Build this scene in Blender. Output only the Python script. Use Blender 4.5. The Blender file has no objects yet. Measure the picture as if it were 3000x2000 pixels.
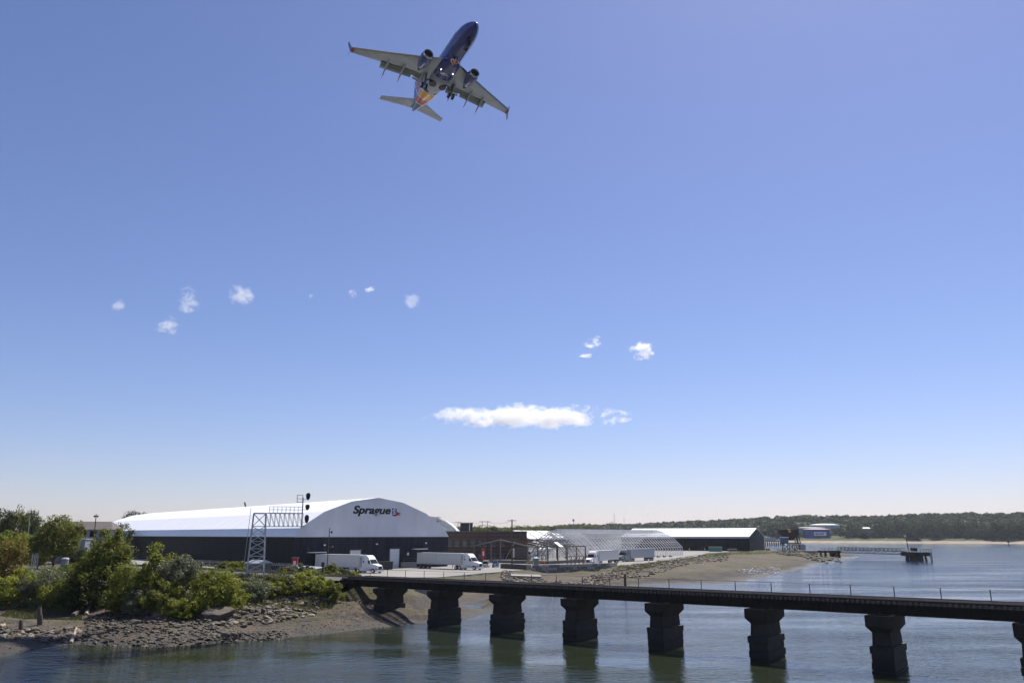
import bpy, bmesh, math, random
import numpy as np
from mathutils import Vector, Matrix
R = math.radians
SC = bpy.context.scene
COL = SC.collection
# ---------------------------------------------------------------- camera
FPX, HCAM = 2240.0, 12.0                 # focal length in photo pixels, eye height over low water
TILT = math.atan(565 / FPX)
cd = bpy.data.cameras.new('camera'); cam = bpy.data.objects.new('camera', cd); COL.objects.link(cam)
cam.location = (0, 0, HCAM); cam.rotation_euler = (math.pi / 2 + TILT, 0, 0)
cd.sensor_width = 36; cd.lens = FPX / 3000 * 36; cd.clip_start = 0.5; cd.clip_end = 30000
SC.camera = cam
# ---------------------------------------------------------------- world and sun
SUN_EL, SUN_AZ = R(58), R(31)            # azimuth from +Y towards +X
w = bpy.data.worlds.new('World'); SC.world = w; w.use_nodes = True
nt = w.node_tree; nt.nodes.clear()
sky = nt.nodes.new('ShaderNodeTexSky'); sky.sky_type = 'NISHITA'; sky.sun_disc = False
sky.sun_elevation = SUN_EL; sky.sun_rotation = SUN_AZ
sky.altitude = 0; sky.air_density = 1.0; sky.dust_density = 0.4; sky.ozone_density = 10.0
bg = nt.nodes.new('ShaderNodeBackground'); bg.inputs['Strength'].default_value = 0.083
out = nt.nodes.new('ShaderNodeOutputWorld')
wb_ = nt.nodes.new('ShaderNodeVectorMath'); wb_.operation = 'MULTIPLY'; wb_.inputs[1].default_value = (1.28, 1.0, 1.01)   # camera white balance
nt.links.new(sky.outputs[0], wb_.inputs[0]); nt.links.new(wb_.outputs[0], bg.inputs[0]); nt.links.new(bg.outputs[0], out.inputs[0])
sl = bpy.data.lights.new('sun', 'SUN'); sl.energy = 5.0; sl.angle = R(0.53); sl.color = (1.0, 0.95, 0.87)
sun = bpy.data.objects.new('sun', sl); COL.objects.link(sun)
sdir = Vector((math.sin(SUN_AZ) * math.cos(SUN_EL), math.cos(SUN_AZ) * math.cos(SUN_EL), math.sin(SUN_EL)))
sun.rotation_euler = sdir.to_track_quat('Z', 'Y').to_euler(); sun.location = (0, 0, 300)
vs = SC.view_settings; vs.view_transform = 'Standard'; vs.look = 'None'; vs.gamma = 1; vs.exposure = 0.5
vs.use_curve_mapping = False
SC.cycles.max_bounces = 10; SC.cycles.volume_bounces = 8; SC.cycles.transparent_max_bounces = 12
SC.cycles.diffuse_bounces = 3; SC.cycles.glossy_bounces = 3

# ---------------------------------------------------------------- helpers
CT, ST = math.cos(TILT), math.sin(TILT)
def ray(x, y):
    a, b = (x - 1500) / FPX, -(y - 1000) / FPX
    return Vector((a, -b * ST + CT, b * CT + ST))
def gp(x, y, z=0.0):
    """point at height z that the photo shows at pixel (x, y)"""
    d = ray(x, y); t = (z - HCAM) / d.z
    return Vector((d.x * t, d.y * t, z))
def at(x, y, Y):
    d = ray(x, y); t = Y / d.y
    return Vector((d.x * t, Y, HCAM + d.z * t))
class MB:
    def __init__(s): s.v = []; s.f = []
    def add(s, vs, fs):
        o = len(s.v); s.v += [tuple(v) for v in vs]; s.f += [tuple(i + o for i in f) for f in fs]; return s
    def box(s, x0, x1, y0, y1, z0, z1):
        return s.add([(x0,y0,z0),(x1,y0,z0),(x1,y1,z0),(x0,y1,z0),(x0,y0,z1),(x1,y0,z1),(x1,y1,z1),(x0,y1,z1)],
            [(3,2,1,0),(4,5,6,7),(0,1,5,4),(1,2,6,5),(2,3,7,6),(3,0,4,7)])
    def taper(s, a, z0, b, z1):
        """a, b = (x0,x1,y0,y1) rectangles at z0 and z1"""
        return s.add([(a[0],a[2],z0),(a[1],a[2],z0),(a[1],a[3],z0),(a[0],a[3],z0),(b[0],b[2],z1),(b[1],b[2],z1),(b[1],b[3],z1),(b[0],b[3],z1)],
            [(3,2,1,0),(4,5,6,7),(0,1,5,4),(1,2,6,5),(2,3,7,6),(3,0,4,7)])
    def tube(s, p, q, r0, r1=None, n=6, cap=True):
        p, q = Vector(p), Vector(q); r1 = r0 if r1 is None else r1
        d = (q - p)
        if d.length < 1e-6: return s
        d.normalize(); u = d.orthogonal().normalized(); w_ = d.cross(u)
        vs = []
        for c, r in ((p, r0), (q, r1)):
            for i in range(n):
                a = 2 * math.pi * i / n + math.pi / n
                vs.append(c + (u * math.cos(a) + w_ * math.sin(a)) * r)
        fs = [(i, (i + 1) % n, n + (i + 1) % n, n + i) for i in range(n)]
        if cap: fs += [tuple(range(n - 1, -1, -1)), tuple(range(n, 2 * n))]
        return s.add(vs, fs)
    def bar(s, p, q, w_=0.1, h=None):
        """square bar between two points"""
        p, q = Vector(p), Vector(q); h = h or w_
        d = (q - p)
        if d.length < 1e-6: return s
        d.normalize()
        up = Vector((0, 0, 1)) if abs(d.z) < 0.95 else Vector((0, 1, 0))
        u = d.cross(up).normalized() * w_ / 2; k = u.cross(d).normalized() * h / 2
        return s.add([p-u-k,p+u-k,p+u+k,p-u+k,q-u-k,q+u-k,q+u+k,q-u+k], [(3,2,1,0),(4,5,6,7),(0,1,5,4),(1,2,6,5),(2,3,7,6),(3,0,4,7)])
    def loft(s, rings, cap=True):
        n = len(rings[0]); vs = [v for r in rings for v in r]; fs = []
        for k in range(len(rings) - 1):
            for i in range(n):
                j = (i + 1) % n
                fs.append((k*n+i, k*n+j, (k+1)*n+j, (k+1)*n+i))
        if cap: fs += [tuple(range(n-1,-1,-1)), tuple(range((len(rings)-1)*n, len(rings)*n))]
        return s.add(vs, fs)
    def prism(s, poly, y0, y1):
        """poly of (x, z) pushed along y"""
        return s.loft([[(x, y0, z) for x, z in poly], [(x, y1, z) for x, z in poly]])
    def build(s, name, m, parent=None, smooth=False):
        me = bpy.data.meshes.new(name); me.from_pydata(s.v, [], s.f)
        bm = bmesh.new(); bm.from_mesh(me); bmesh.ops.recalc_face_normals(bm, faces=bm.faces); bm.to_mesh(me); bm.free()
        if smooth:
            me.polygons.foreach_set('use_smooth', [True] * len(me.polygons))
        me.materials.append(M[m] if isinstance(m, str) else m)
        o = bpy.data.objects.new(name, me); COL.objects.link(o); o.parent = parent
        return o
def tag(o, label=None, cat=None, group=None, kind=None):
    if label: o['label'] = label
    if cat: o['category'] = cat
    if group: o['group'] = group
    if kind: o['kind'] = kind
    return o
def thing(name, label, cat, loc=(0,0,0), rz=0.0, group=None):
    o = bpy.data.objects.new(name, None); COL.objects.link(o); o.empty_display_size = 0.5
    o.location = loc; o.rotation_euler = (0, 0, rz)
    return tag(o, label, cat, group)
def copy_tree(o, parent=None):
    c = o.copy(); COL.objects.link(c); c.parent = parent
    for ch in list(o.children): copy_tree(ch, c)
    return c
def sub(o, name, mesh, parent):
    c = bpy.data.objects.new(name, mesh); COL.objects.link(c); c.parent = parent; return c

# ---------------------------------------------------------------- materials
M = {}
def nodes(name):
    m = bpy.data.materials.new(name); m.use_nodes = True; t = m.node_tree; t.nodes.clear()
    o = t.nodes.new('ShaderNodeOutputMaterial'); M[name] = m
    return m, t, o
def mat(name, col, rough=0.6, var=0.15, scale=1.5, metal=0.0, bump=0.0, bscale=8.0, spec=0.5, col2=None, streak=None, coat=0.0, isl=0.0):
    m, t, o = nodes(name); N, L = t.nodes, t.links
    b = N.new('ShaderNodeBsdfPrincipled'); L.new(b.outputs[0], o.inputs[0])
    tc = N.new('ShaderNodeTexCoord'); mp = N.new('ShaderNodeMapping'); L.new(tc.outputs['Object'], mp.inputs[0])
    if streak: mp.inputs['Scale'].default_value = streak
    n = N.new('ShaderNodeTexNoise'); n.inputs['Scale'].default_value = scale; n.inputs['Detail'].default_value = 6; n.inputs['Roughness'].default_value = 0.65
    L.new(mp.outputs[0], n.inputs['Vector'])
    cr = N.new('ShaderNodeValToRGB'); L.new(n.outputs['Fac'], cr.inputs[0])
    c2 = col2 or tuple(c * (1 + var) for c in col); c1 = tuple(c * (1 - var) for c in col) if col2 is None else col
    cr.color_ramp.elements[0].position = 0.3; cr.color_ramp.elements[1].position = 0.7
    cr.color_ramp.elements[0].color = (*c1, 1); cr.color_ramp.elements[1].color = (*c2, 1)
    src = cr.outputs[0]
    if isl:
        g = N.new('ShaderNodeNewGeometry'); hs = N.new('ShaderNodeHueSaturation')
        mr = N.new('ShaderNodeMapRange'); mr.inputs['To Min'].default_value = 1 - isl; mr.inputs['To Max'].default_value = 1 + isl
        L.new(g.outputs['Random Per Island'], mr.inputs[0]); L.new(mr.outputs[0], hs.inputs['Value']); L.new(src, hs.inputs['Color']); src = hs.outputs[0]
    L.new(src, b.inputs['Base Color'])
    b.inputs['Roughness'].default_value = rough; b.inputs['Metallic'].default_value = metal
    b.inputs['Specular IOR Level'].default_value = spec; b.inputs['Coat Weight'].default_value = coat
    if bump:
        bn = N.new('ShaderNodeTexNoise'); bn.inputs['Scale'].default_value = bscale; bn.inputs['Detail'].default_value = 4
        L.new(mp.outputs[0], bn.inputs['Vector']); bp = N.new('ShaderNodeBump'); bp.inputs['Strength'].default_value = bump
        L.new(bn.outputs['Fac'], bp.inputs['Height']); L.new(bp.outputs[0], b.inputs['Normal'])
    return m
def leafmat(name, a, b_, c, trans=0.35, spec=.3, nsc=.6):
    m, t, o = nodes(name); N, L = t.nodes, t.links
    g = N.new('ShaderNodeNewGeometry'); cr = N.new('ShaderNodeValToRGB')
    oi = N.new('ShaderNodeObjectInfo')
    e = cr.color_ramp.elements; e[0].color = (*a, 1); e[1].color = (*c, 1); e.new(0.5).color = (*b_, 1)
    tc = N.new('ShaderNodeTexCoord'); n = N.new('ShaderNodeTexNoise'); n.inputs['Scale'].default_value = nsc; L.new(tc.outputs['Object'], n.inputs['Vector'])
    ma = N.new('ShaderNodeMath'); ma.operation = 'MULTIPLY_ADD'; L.new(g.outputs['Random Per Island'], ma.inputs[0]); ma.inputs[1].default_value = 0.55
    mb = N.new('ShaderNodeMath'); mb.operation = 'MULTIPLY'; L.new(n.outputs['Fac'], mb.inputs[0]); mb.inputs[1].default_value = 0.45
    L.new(mb.outputs[0], ma.inputs[2]); L.new(ma.outputs[0], cr.inputs[0])
    hs = N.new('ShaderNodeHueSaturation'); mr = N.new('ShaderNodeMapRange'); mr.inputs['To Min'].default_value = 0.78; mr.inputs['To Max'].default_value = 1.22
    L.new(oi.outputs['Random'], mr.inputs[0]); L.new(mr.outputs[0], hs.inputs['Value']); L.new(cr.outputs[0], hs.inputs['Color'])
    d = N.new('ShaderNodeBsdfPrincipled'); d.inputs['Roughness'].default_value = 0.55; d.inputs['Specular IOR Level'].default_value = spec
    tr = N.new('ShaderNodeBsdfTranslucent'); mx = N.new('ShaderNodeMixShader'); mx.inputs[0].default_value = trans
    L.new(hs.outputs[0], d.inputs['Base Color']); L.new(hs.outputs[0], tr.inputs[0])
    L.new(d.outputs[0], mx.inputs[1]); L.new(tr.outputs[0], mx.inputs[2]); L.new(mx.outputs[0], o.inputs[0])
    return m
leafmat('leaf_olive', (.065,.078,.012), (.135,.15,.022), (.235,.24,.036), .5)
leafmat('leaf_bright', (.11,.13,.013), (.215,.24,.024), (.36,.36,.045), .5)
leafmat('leaf_grey', (.08,.09,.045), (.13,.145,.075), (.21,.225,.12))
leafmat('leaf_dark', (.03,.04,.01), (.055,.075,.016), (.09,.115,.025), .4)
leafmat('leaf_rust', (.11,.1,.015), (.19,.14,.02), (.26,.17,.03), .45)
leafmat('leaf_yellow', (.2,.2,.02), (.32,.3,.03), (.42,.38,.05))
leafmat('leaf_far', (.022,.032,.012), (.044,.057,.02), (.085,.098,.032), 0.3, .05, .03)
leafmat('grass', (.07,.08,.025), (.12,.13,.04), (.2,.18,.07), 0.25)
mat('bark', (.09,.07,.055), .9, .3, 6, bump=.4)
mat('bark_pale', (.32,.29,.26), .85, .2, 6, bump=.3)
mat('driftwood', (.3,.24,.17), .85, .3, 5, streak=(.3,3,3), bump=.4)
mat('piling_wood', (.1,.075,.055), .9, .35, 4, streak=(4,4,.4), bump=.5)
mat('rock', (.085,.069,.052), .85, .4, 1.4, bump=.5, bscale=9, isl=.45)
mat('rock_pale', (.17,.143,.11), .85, .3, 1.6, bump=.5, bscale=9, isl=.35)
mat('rock_dark', (.038,.03,.022), .75, .4, 1.4, bump=.5, bscale=9, isl=.5)
mat('concrete', (.3,.285,.26), .85, .25, 1.2, bump=.2)
mat('concrete_dark', (.15,.145,.135), .85, .35, 1.4, bump=.25)
mat('pier_stone', (.026,.02,.015), .85, .4, 1.1, bump=.35, streak=(1,1,.35))
def pier_wet():
    m = mat('pier_wet', (.02,.016,.012), .75, .5, 1.5, bump=.6, bscale=14); t = m.node_tree; N, L = t.nodes, t.links; b = [n for n in N if n.type == 'BSDF_PRINCIPLED'][0]
    src = b.inputs['Base Color'].links[0].from_socket; g = N.new('ShaderNodeNewGeometry'); sp = N.new('ShaderNodeSeparateXYZ'); L.new(g.outputs['Position'], sp.inputs[0])
    n = N.new('ShaderNodeTexNoise'); n.inputs['Scale'].default_value = 1.8; L.new(g.outputs['Position'], n.inputs['Vector'])
    ad = N.new('ShaderNodeMath'); ad.operation = 'MULTIPLY_ADD'; L.new(n.outputs['Fac'], ad.inputs[0]); ad.inputs[1].default_value = 1.2; L.new(sp.outputs['Z'], ad.inputs[2])
    mr = N.new('ShaderNodeMapRange'); mr.inputs[1].default_value = 1.35; mr.inputs[2].default_value = 1.75; L.new(ad.outputs[0], mr.inputs[0])
    mx = N.new('ShaderNodeMix'); mx.data_type = 'RGBA'; L.new(mr.outputs[0], mx.inputs[0]); mx.inputs[6].default_value = (.009,.01,.006,1); L.new(src, mx.inputs[7]); L.new(mx.outputs[2], b.inputs['Base Color'])
pier_wet()
mat('girder_steel', (.013,.0105,.009), .7, .4, 1.2, bump=.1, col2=(.025,.017,.012), spec=.25)
mat('rail_steel', (.12,.085,.07), .35, .3, 2, metal=.6)
mat('tie_wood', (.1,.088,.076), .9, .3, 3, bump=.3, isl=.35)
mat('timber_dark', (.016,.014,.012), .85, .3, 2, bump=.3)
mat('galvanised', (.42,.43,.45), .45, .18, 4, metal=.65)
mat('steel_grey', (.16,.165,.17), .5, .2, 3, metal=.4)
mat('steel_light', (.62,.63,.65), .5, .2, .6, metal=.3)
mat('steel_dark', (.03,.03,.033), .55, .3, 2)
mat('black_paint', (.008,.008,.009), .5, .3, 3)
mat('rust', (.11,.045,.028), .85, .4, 2.5, bump=.2)
mat('white_paint', (.78,.78,.77), .35, .05, 2, coat=.3)
mat('white_trim', (.74,.74,.73), .5, .08, 2)
mat('trailer_white', (.6,.6,.58), .45, .12, 1.2, streak=(1,1,.3))
mat('trailer_grey', (.43,.44,.46), .4, .1, 1.2, streak=(1,1,.3))
mat('truck_grey', (.2,.21,.22), .35, .1, 2, coat=.3)
mat('chrome', (.62,.63,.65), .18, .1, 4, metal=1)
mat('tyre', (.018,.018,.018), .85, .2, 6)
mat('glass_dark', (.012,.015,.018), .06, .2, 2, spec=.6)
mat('glass_pale', (.1,.13,.14), .1, .3, .8, spec=.6)
mat('red_paint', (.42,.02,.025), .45, .15, 2)
mat('orange_paint', (.6,.14,.03), .55, .15, 2)
mat('yellow_paint', (.75,.45,.02), .5, .1, 3)
mat('hivis', (.55,.75,.04), .8, .1, 5)
mat('skin', (.45,.27,.19), .6, .1, 4)
mat('denim', (.03,.04,.07), .85, .2, 5)
mat('blue_car', (.03,.1,.3), .28, .1, 2, coat=.6)
mat('teal_plastic', (.03,.2,.19), .5, .1, 3)
mat('tan_wood', (.45,.3,.14), .8, .2, 4)
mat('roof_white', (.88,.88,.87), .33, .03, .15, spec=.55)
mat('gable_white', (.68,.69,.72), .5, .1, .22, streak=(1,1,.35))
mat('navy_siding', (.01,.012,.018), .7, .3, .5, col2=(.03,.034,.046), streak=(3,3,.15), spec=.25)
mat('black_siding', (.007,.008,.011), .75, .3, .6, streak=(3,3,.15), spec=.2)
mat('brick', (.085,.062,.048), .9, .28, 1.5, bump=.3, bscale=20)
mat('mortar', (.12,.1,.085), .9, .2, 3)
mat('roof_tar', (.1,.085,.08), .85, .2, .6)
mat('grey_siding', (.22,.25,.3), .55, .12, .6, streak=(2,2,.2))
mat('dark_cladding', (.045,.032,.035), .6, .2, 1)
mat('green_fabric', (.01,.1,.07), .6, .15, .6)
mat('tank_grey', (.34,.36,.38), .5, .15, .12, streak=(1,1,.3))
mat('tank_blue', (.012,.055,.26), .45, .12, .15)
mat('tank_top', (.5,.33,.26), .7, .2, .15)
mat('cabin_blue', (.07,.15,.26), .5, .2, 1)
mat('plane_blue', (.02,.04,.26), .22, .1, .3, coat=.6)
mat('wing_grey', (.52,.57,.66), .42, .14, .8, streak=(1,.3,1))
mat('flap_grey', (.3,.3,.29), .5, .2, .8)
mat('belly_grey', (.5,.52,.66), .35, .12, .8)
mat('stripe_red', (.42,.015,.03), .35, .08, 2)
mat('stripe_yellow', (.75,.36,.02), .35, .08, 2)
mat('gull_white', (.8,.8,.8), .7, .1, 8)
mat('gull_grey', (.25,.26,.28), .7, .1, 8)
mat('ballast', (.17,.16,.15), .95, .35, 9, bump=.5, bscale=30)
def tail_stripes():
    m, t, o = nodes('plane_livery'); N, L = t.nodes, t.links
    b = N.new('ShaderNodeBsdfPrincipled'); L.new(b.outputs[0], o.inputs[0])
    b.inputs['Roughness'].default_value = .22; b.inputs['Coat Weight'].default_value = .6
    tc = N.new('ShaderNodeTexCoord'); s = N.new('ShaderNodeSeparateXYZ'); L.new(tc.outputs['Object'], s.inputs[0])
    ma = N.new('ShaderNodeMath'); ma.operation = 'MULTIPLY_ADD'; L.new(s.outputs['Z'], ma.inputs[0]); ma.inputs[1].default_value = .62; L.new(s.outputs['X'], ma.inputs[2])
    mr = N.new('ShaderNodeMapRange'); mr.inputs['From Min'].default_value = -34; mr.inputs['From Max'].default_value = -14; L.new(ma.outputs[0], mr.inputs[0])
    cr = N.new('ShaderNodeValToRGB'); cr.color_ramp.interpolation = 'CONSTANT'; L.new(mr.outputs[0], cr.inputs[0])
    f = lambda x: (x + 34) / 20
    blue, wh, red, yel = (.02,.04,.26,1), (.75,.75,.77,1), (.62,.02,.03,1), (.95,.45,.03,1)
    e = cr.color_ramp.elements; e[0].position = 0; e[0].color = blue; e[1].position = f(-27.4); e[1].color = wh
    for x, c in ((-27.15, red), (-25.0, wh), (-24.75, yel), (-22.4, wh), (-22.15, blue)): e.new(f(x)).color = c
    L.new(cr.outputs[0], b.inputs['Base Color'])
tail_stripes()

def lamp_mat():
    m, t, o = nodes('landing_lamp'); e = t.nodes.new('ShaderNodeEmission'); e.inputs[0].default_value = (1, .95, .85, 1); e.inputs[1].default_value = 3; t.links.new(e.outputs[0], o.inputs[0])
lamp_mat()
# ---------------------------------------------------------------- bridge and shore frame
BD = Vector((.775, -.632)).normalized(); BN = Vector((-BD.y, BD.x)); BP = Vector((-8.9, 107.8))
BROT = math.atan2(BD.y, BD.x)
def br(s, o, z=0.0):
    q = BP + BD * s + BN * o; return Vector((q.x, q.y, z))
YZ = 3.2                                                  # level of the paved yard
YARD = [gp(x, y, YZ).xy for x, y in ((1085,1690),(1280,1690),(1351,1684),(1467,1674),(1550,1667),(1556,1661),(1680,1658),(1797,1656),(1858,1653.5),(1929,1643),(2040,1630),(2070,1619))]
YARD += [Vector(p) for p in ((128,440),(60,468),(-190,468),(-190,270),(-112,216),(-70,187))]
CP = []
def cpx(z, *pts):
    for x, y in pts: p = gp(x, y, z); CP.append((p.x, p.y, z))
cpx(0, (0,1931),(30,1925),(98,1909),(143,1895),(184,1882),(232,1887),(283,1891),(417,1895),(506,1893),(600,1889),(704,1878),(743,1876),(838,1869),(897,1862),(957,1856),(1046,1845),(1136,1836),(1180,1830),(1225,1822),(1290,1800),(1349,1771),(1390,1765),(1435,1760),(1500,1751),(1600,1739),(1750,1724),(1900,1713),(2030,1709),(2091,1712),(2190,1705),(2250,1693),(2290,1680),(2330,1668),(2390,1651),(2440,1641),(2478,1634))
cpx(-.5, (0,1950),(300,1910),(600,1908),(900,1880),(1180,1850),(1349,1790),(1500,1766),(1900,1722),(2250,1702),(2400,1657),(2500,1634))
cpx(-.9, (1400,1796),(1480,1790),(1540,1778),(1640,1762),(1740,1745))
cpx(.75, (0,1850),(100,1862),(300,1842),(420,1856),(600,1846),(700,1838),(1100,1802))
cpx(1.2, (0,1805),(150,1795),(250,1805),(500,1832),(760,1815),(900,1796),(1060,1785),(1140,1784),(1250,1752),(1330,1738))
cpx(1.7, (560,1805),(990,1766),(1100,1757))
cpx(1.9, (0,1769),(120,1769),(250,1774),(400,1787)); cpx(2.3, (520,1792),(640,1784)); cpx(2.8, (760,1774),(900,1760),(985,1754))
cpx(3.6, (640,1745),(760,1735),(900,1725),(980,1722)); cpx(3.3, (100,1735),(250,1738),(400,1745),(520,1745))
cpx(1.0, (1500,1722),(1800,1702),(2000,1683),(2150,1668),(1900,1694)); cpx(1.5, (2230,1655),(2300,1645),(2380,1634),(2200,1650))
cpx(1.6, (1500,1705),(1640,1703)); cpx(2.0, (1784,1684),(1912,1676)); cpx(2.2, (1997,1656),(2100,1643)); cpx(2.4, (2180,1632),(2300,1626)); cpx(1.3, (2430,1628))
cpx(3.1, (1800,1662),(1900,1651),(2040,1629),(2132,1621),(2200,1617),(2250,1615),(2330,1614),(2420,1613),(2440,1611))
for s in range(-24, -221, -12):
    for o, z in ((3, 5.45), (-1.5, 5.3), (-4.5, 5.0), (7.5, 5.2), (12, 4.0)):
        p = br(s, o); CP.append((p.x, p.y, z))
for s, o, z in ((-16,3,3.4),(-16,-2,3.0),(-16,8,3.0),(-12,3,1.9),(-8,4,.9),(-9,10,.8),(-14,14,1.8),(-20,14,3.0),(-14,26,1.8),(-18,34,2.6)):
    p = br(s, o); CP.append((p.x, p.y, z))
for x, y in YARD: CP.append((x, y, 3.1))
for x, y in ((1556,1663),(1600,1662),(1645,1661),(1690,1660),(1740,1658),(1790,1657)):
    p = gp(x, y, YZ); CP.append((p.x + .3, p.y - 1.6, 1.3)); CP.append((p.x, p.y - 6, 1.25))
for x in range(-180, 120, 40):
    for y in (260, 330, 400, 460):
        if x < (y - 260) * .35 + 10: CP.append((x, y, 3.1))
CP += [(-90,200,3.4),(-130,190,4),(-180,220,4.5),(-110,150,4.2),(-150,140,3.5),(-200,160,4),(-100,116,1.8),(-140,112,1.8),(-75,72,0),(-130,66,0),(-210,60,0),(-210,100,2)]
CP += [(150,452,3.1),(158,440,3.1),(158,430,2.6),(163,412,-.6),(172,420,-1.2),(176,430,-1),(140,470,3.0),(165,470,-1.5),(150,495,-1.5),(95,500,2.5),(135,560,-2),(80,600,2.5),(60,800,2),(120,800,-2),(-200,600,3.5),(-200,900,4),(-60,700,3.2)]
CP += [(x, y, -3) for x, y in ((-150,30),(-60,40),(0,50),(60,40),(70,80),(100,110),(150,200),(190,300),(230,400),(300,600),(200,700),(-25,72),(0,85),(20,120),(40,155),(95,220),(140,300),(300,100),(300,300),(210,460),(110,620),(-90,55))]
def outward(pts, side):
    P = [gp(x, y, 0).xy for x, y in pts]
    for i in range(1, len(P) - 1):
        t = (P[i+1] - P[i-1]).normalized(); n = Vector((t.y, -t.x)) * side
        for d_, z in ((6, -.7), (18, -2.4)): CP.append((P[i].x + n.x * d_, P[i].y + n.y * d_, z))
outward(((0,1931),(98,1909),(184,1882),(283,1891),(417,1895),(600,1889),(743,1876),(897,1862),(1046,1845),(1180,1830),(1290,1800)), 1)
outward(((1435,1760),(1600,1739),(1900,1713),(2091,1712),(2190,1705),(2250,1693),(2290,1680),(2330,1668),(2390,1651),(2440,1641),(2478,1634),(2490,1626)), 1)
CPA = np.array(CP)
D = np.sqrt(((CPA[:, None, :2] - CPA[None, :, :2]) ** 2).sum(-1))
WTS = np.linalg.solve(D - np.eye(len(CPA)) * 0.6, CPA[:, 2])
def vnoise(x, y, seed=0):
    xi, yi = np.floor(x).astype(np.int64), np.floor(y).astype(np.int64); fx, fy = x - xi, y - yi
    fx, fy = fx * fx * (3 - 2 * fx), fy * fy * (3 - 2 * fy)
    def h(a, b):
        n = (a * 374761393 + b * 668265263 + seed * 974634777) & 0xffffffff
        n = ((n ^ (n >> 13)) * 1274126177) & 0xffffffff
        return ((n ^ (n >> 16)) & 0xffff) / 65535.0
    return (h(xi, yi) * (1 - fx) + h(xi + 1, yi) * fx) * (1 - fy) + (h(xi, yi + 1) * (1 - fx) + h(xi + 1, yi + 1) * fx) * fy
def inpoly(x, y, poly):
    r = np.zeros(x.shape, bool); n = len(poly)
    for i in range(n):
        (x0, y0), (x1, y1) = poly[i], poly[(i + 1) % n]
        c = ((y0 > y) != (y1 > y)); t = (y - y0) / ((y1 - y0) or 1e-9)
        r ^= c & (x < x0 + t * (x1 - x0))
    return r
def far_land(x, y):
    ys = np.interp(x, [-3000, 0, 300, 451, 714, 1200, 3000], [1330, 1320, 1270, 1214, 1102, 980, 700]) + 16 * (vnoise(x / 90, y * 0, 5) - .5)
    t = y - ys
    crest = np.interp(x, [-2500, -300, 0, 247, 617, 1234, 2600], [9, 9, 9, 17, 31, 40, 44])
    k = np.clip((t - 60) / 650, 0, 1); k = k * k * (3 - 2 * k)
    z = np.where(t < 0, t * .06, np.minimum(t * .15, 2.2) + np.clip((t - 15) / 20, 0, 1) * 4.0) + k * crest * (.85 + .3 * vnoise(x / 160, y / 160, 3))
    return np.maximum(z, -4)
def height(x, y):
    x, y = np.asarray(x, float), np.asarray(y, float)
    sh = x.shape; X, Y = x.ravel(), y.ravel(); z = np.empty(len(X))
    for i in range(0, len(X), 20000):
        d = np.sqrt((X[i:i+20000, None] - CPA[None, :, 0]) ** 2 + (Y[i:i+20000, None] - CPA[None, :, 1]) ** 2)
        z[i:i+20000] = d @ WTS
    z = np.clip(z, -4, 6)
    near = Y < 620
    bump = (vnoise(X / 5, Y / 5, 1) - .5) * .35 + (vnoise(X / 1.7, Y / 1.7, 2) - .5) * .16 + (vnoise(X / .7, Y / .7, 4) - .5) * .07
    z = z + np.where(near, bump * np.clip((z + .1) / .8, .05, 1) * np.clip((5.1 - z) / .3, .15, 1), 0)
    z = np.where(Y > 640, np.minimum(z, 4) - np.clip((X - 40) / 100, 0, 1) * 6, z)
    z = np.where(inpoly(X, Y, YARD) , 3.05, z)
    z = np.where(Y > 560, np.maximum(z, far_land(X, Y)), z)
    return z.reshape(sh)
def hz(x, y): return float(height(np.array([x]), np.array([y]))[0])
def span(*segs):
    r = []
    for a, b, st in segs: r += list(np.arange(a, b, st))
    return np.array(r + [segs[-1][1]])
gx = span((-5200,-1400,200),(-1400,-360,26),(-360,-105,5),(-105,12,.6),(12,110,1.5),(110,230,2.5),(230,500,15),(500,1400,18),(1400,5200,200))
gy = span((-300,40,40),(40,84,3),(84,150,.6),(150,300,1.5),(300,500,2.5),(500,700,12),(700,980,20),(980,1360,6),(1360,2300,26),(2300,6000,250))
GX, GY = np.meshgrid(gx, gy); GZ = height(GX, GY)
me = bpy.data.meshes.new('ground'); nx, ny = len(gx), len(gy)
idx = np.arange(nx * ny).reshape(ny, nx)
q = np.stack([idx[:-1, :-1], idx[:-1, 1:], idx[1:, 1:], idx[1:, :-1]], -1).reshape(-1, 4)
me.vertices.add(nx * ny); me.vertices.foreach_set('co', np.stack([GX, GY, GZ], -1).astype(np.float32).ravel())
me.loops.add(q.size); me.loops.foreach_set('vertex_index', q.ravel().astype(np.int32))
me.polygons.add(len(q)); me.polygons.foreach_set('loop_start', np.arange(0, q.size, 4, dtype=np.int32)); me.polygons.foreach_set('loop_total', np.full(len(q), 4, np.int32))
me.update(); me.validate(); me.polygons.foreach_set('use_smooth', [True] * len(q))
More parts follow.
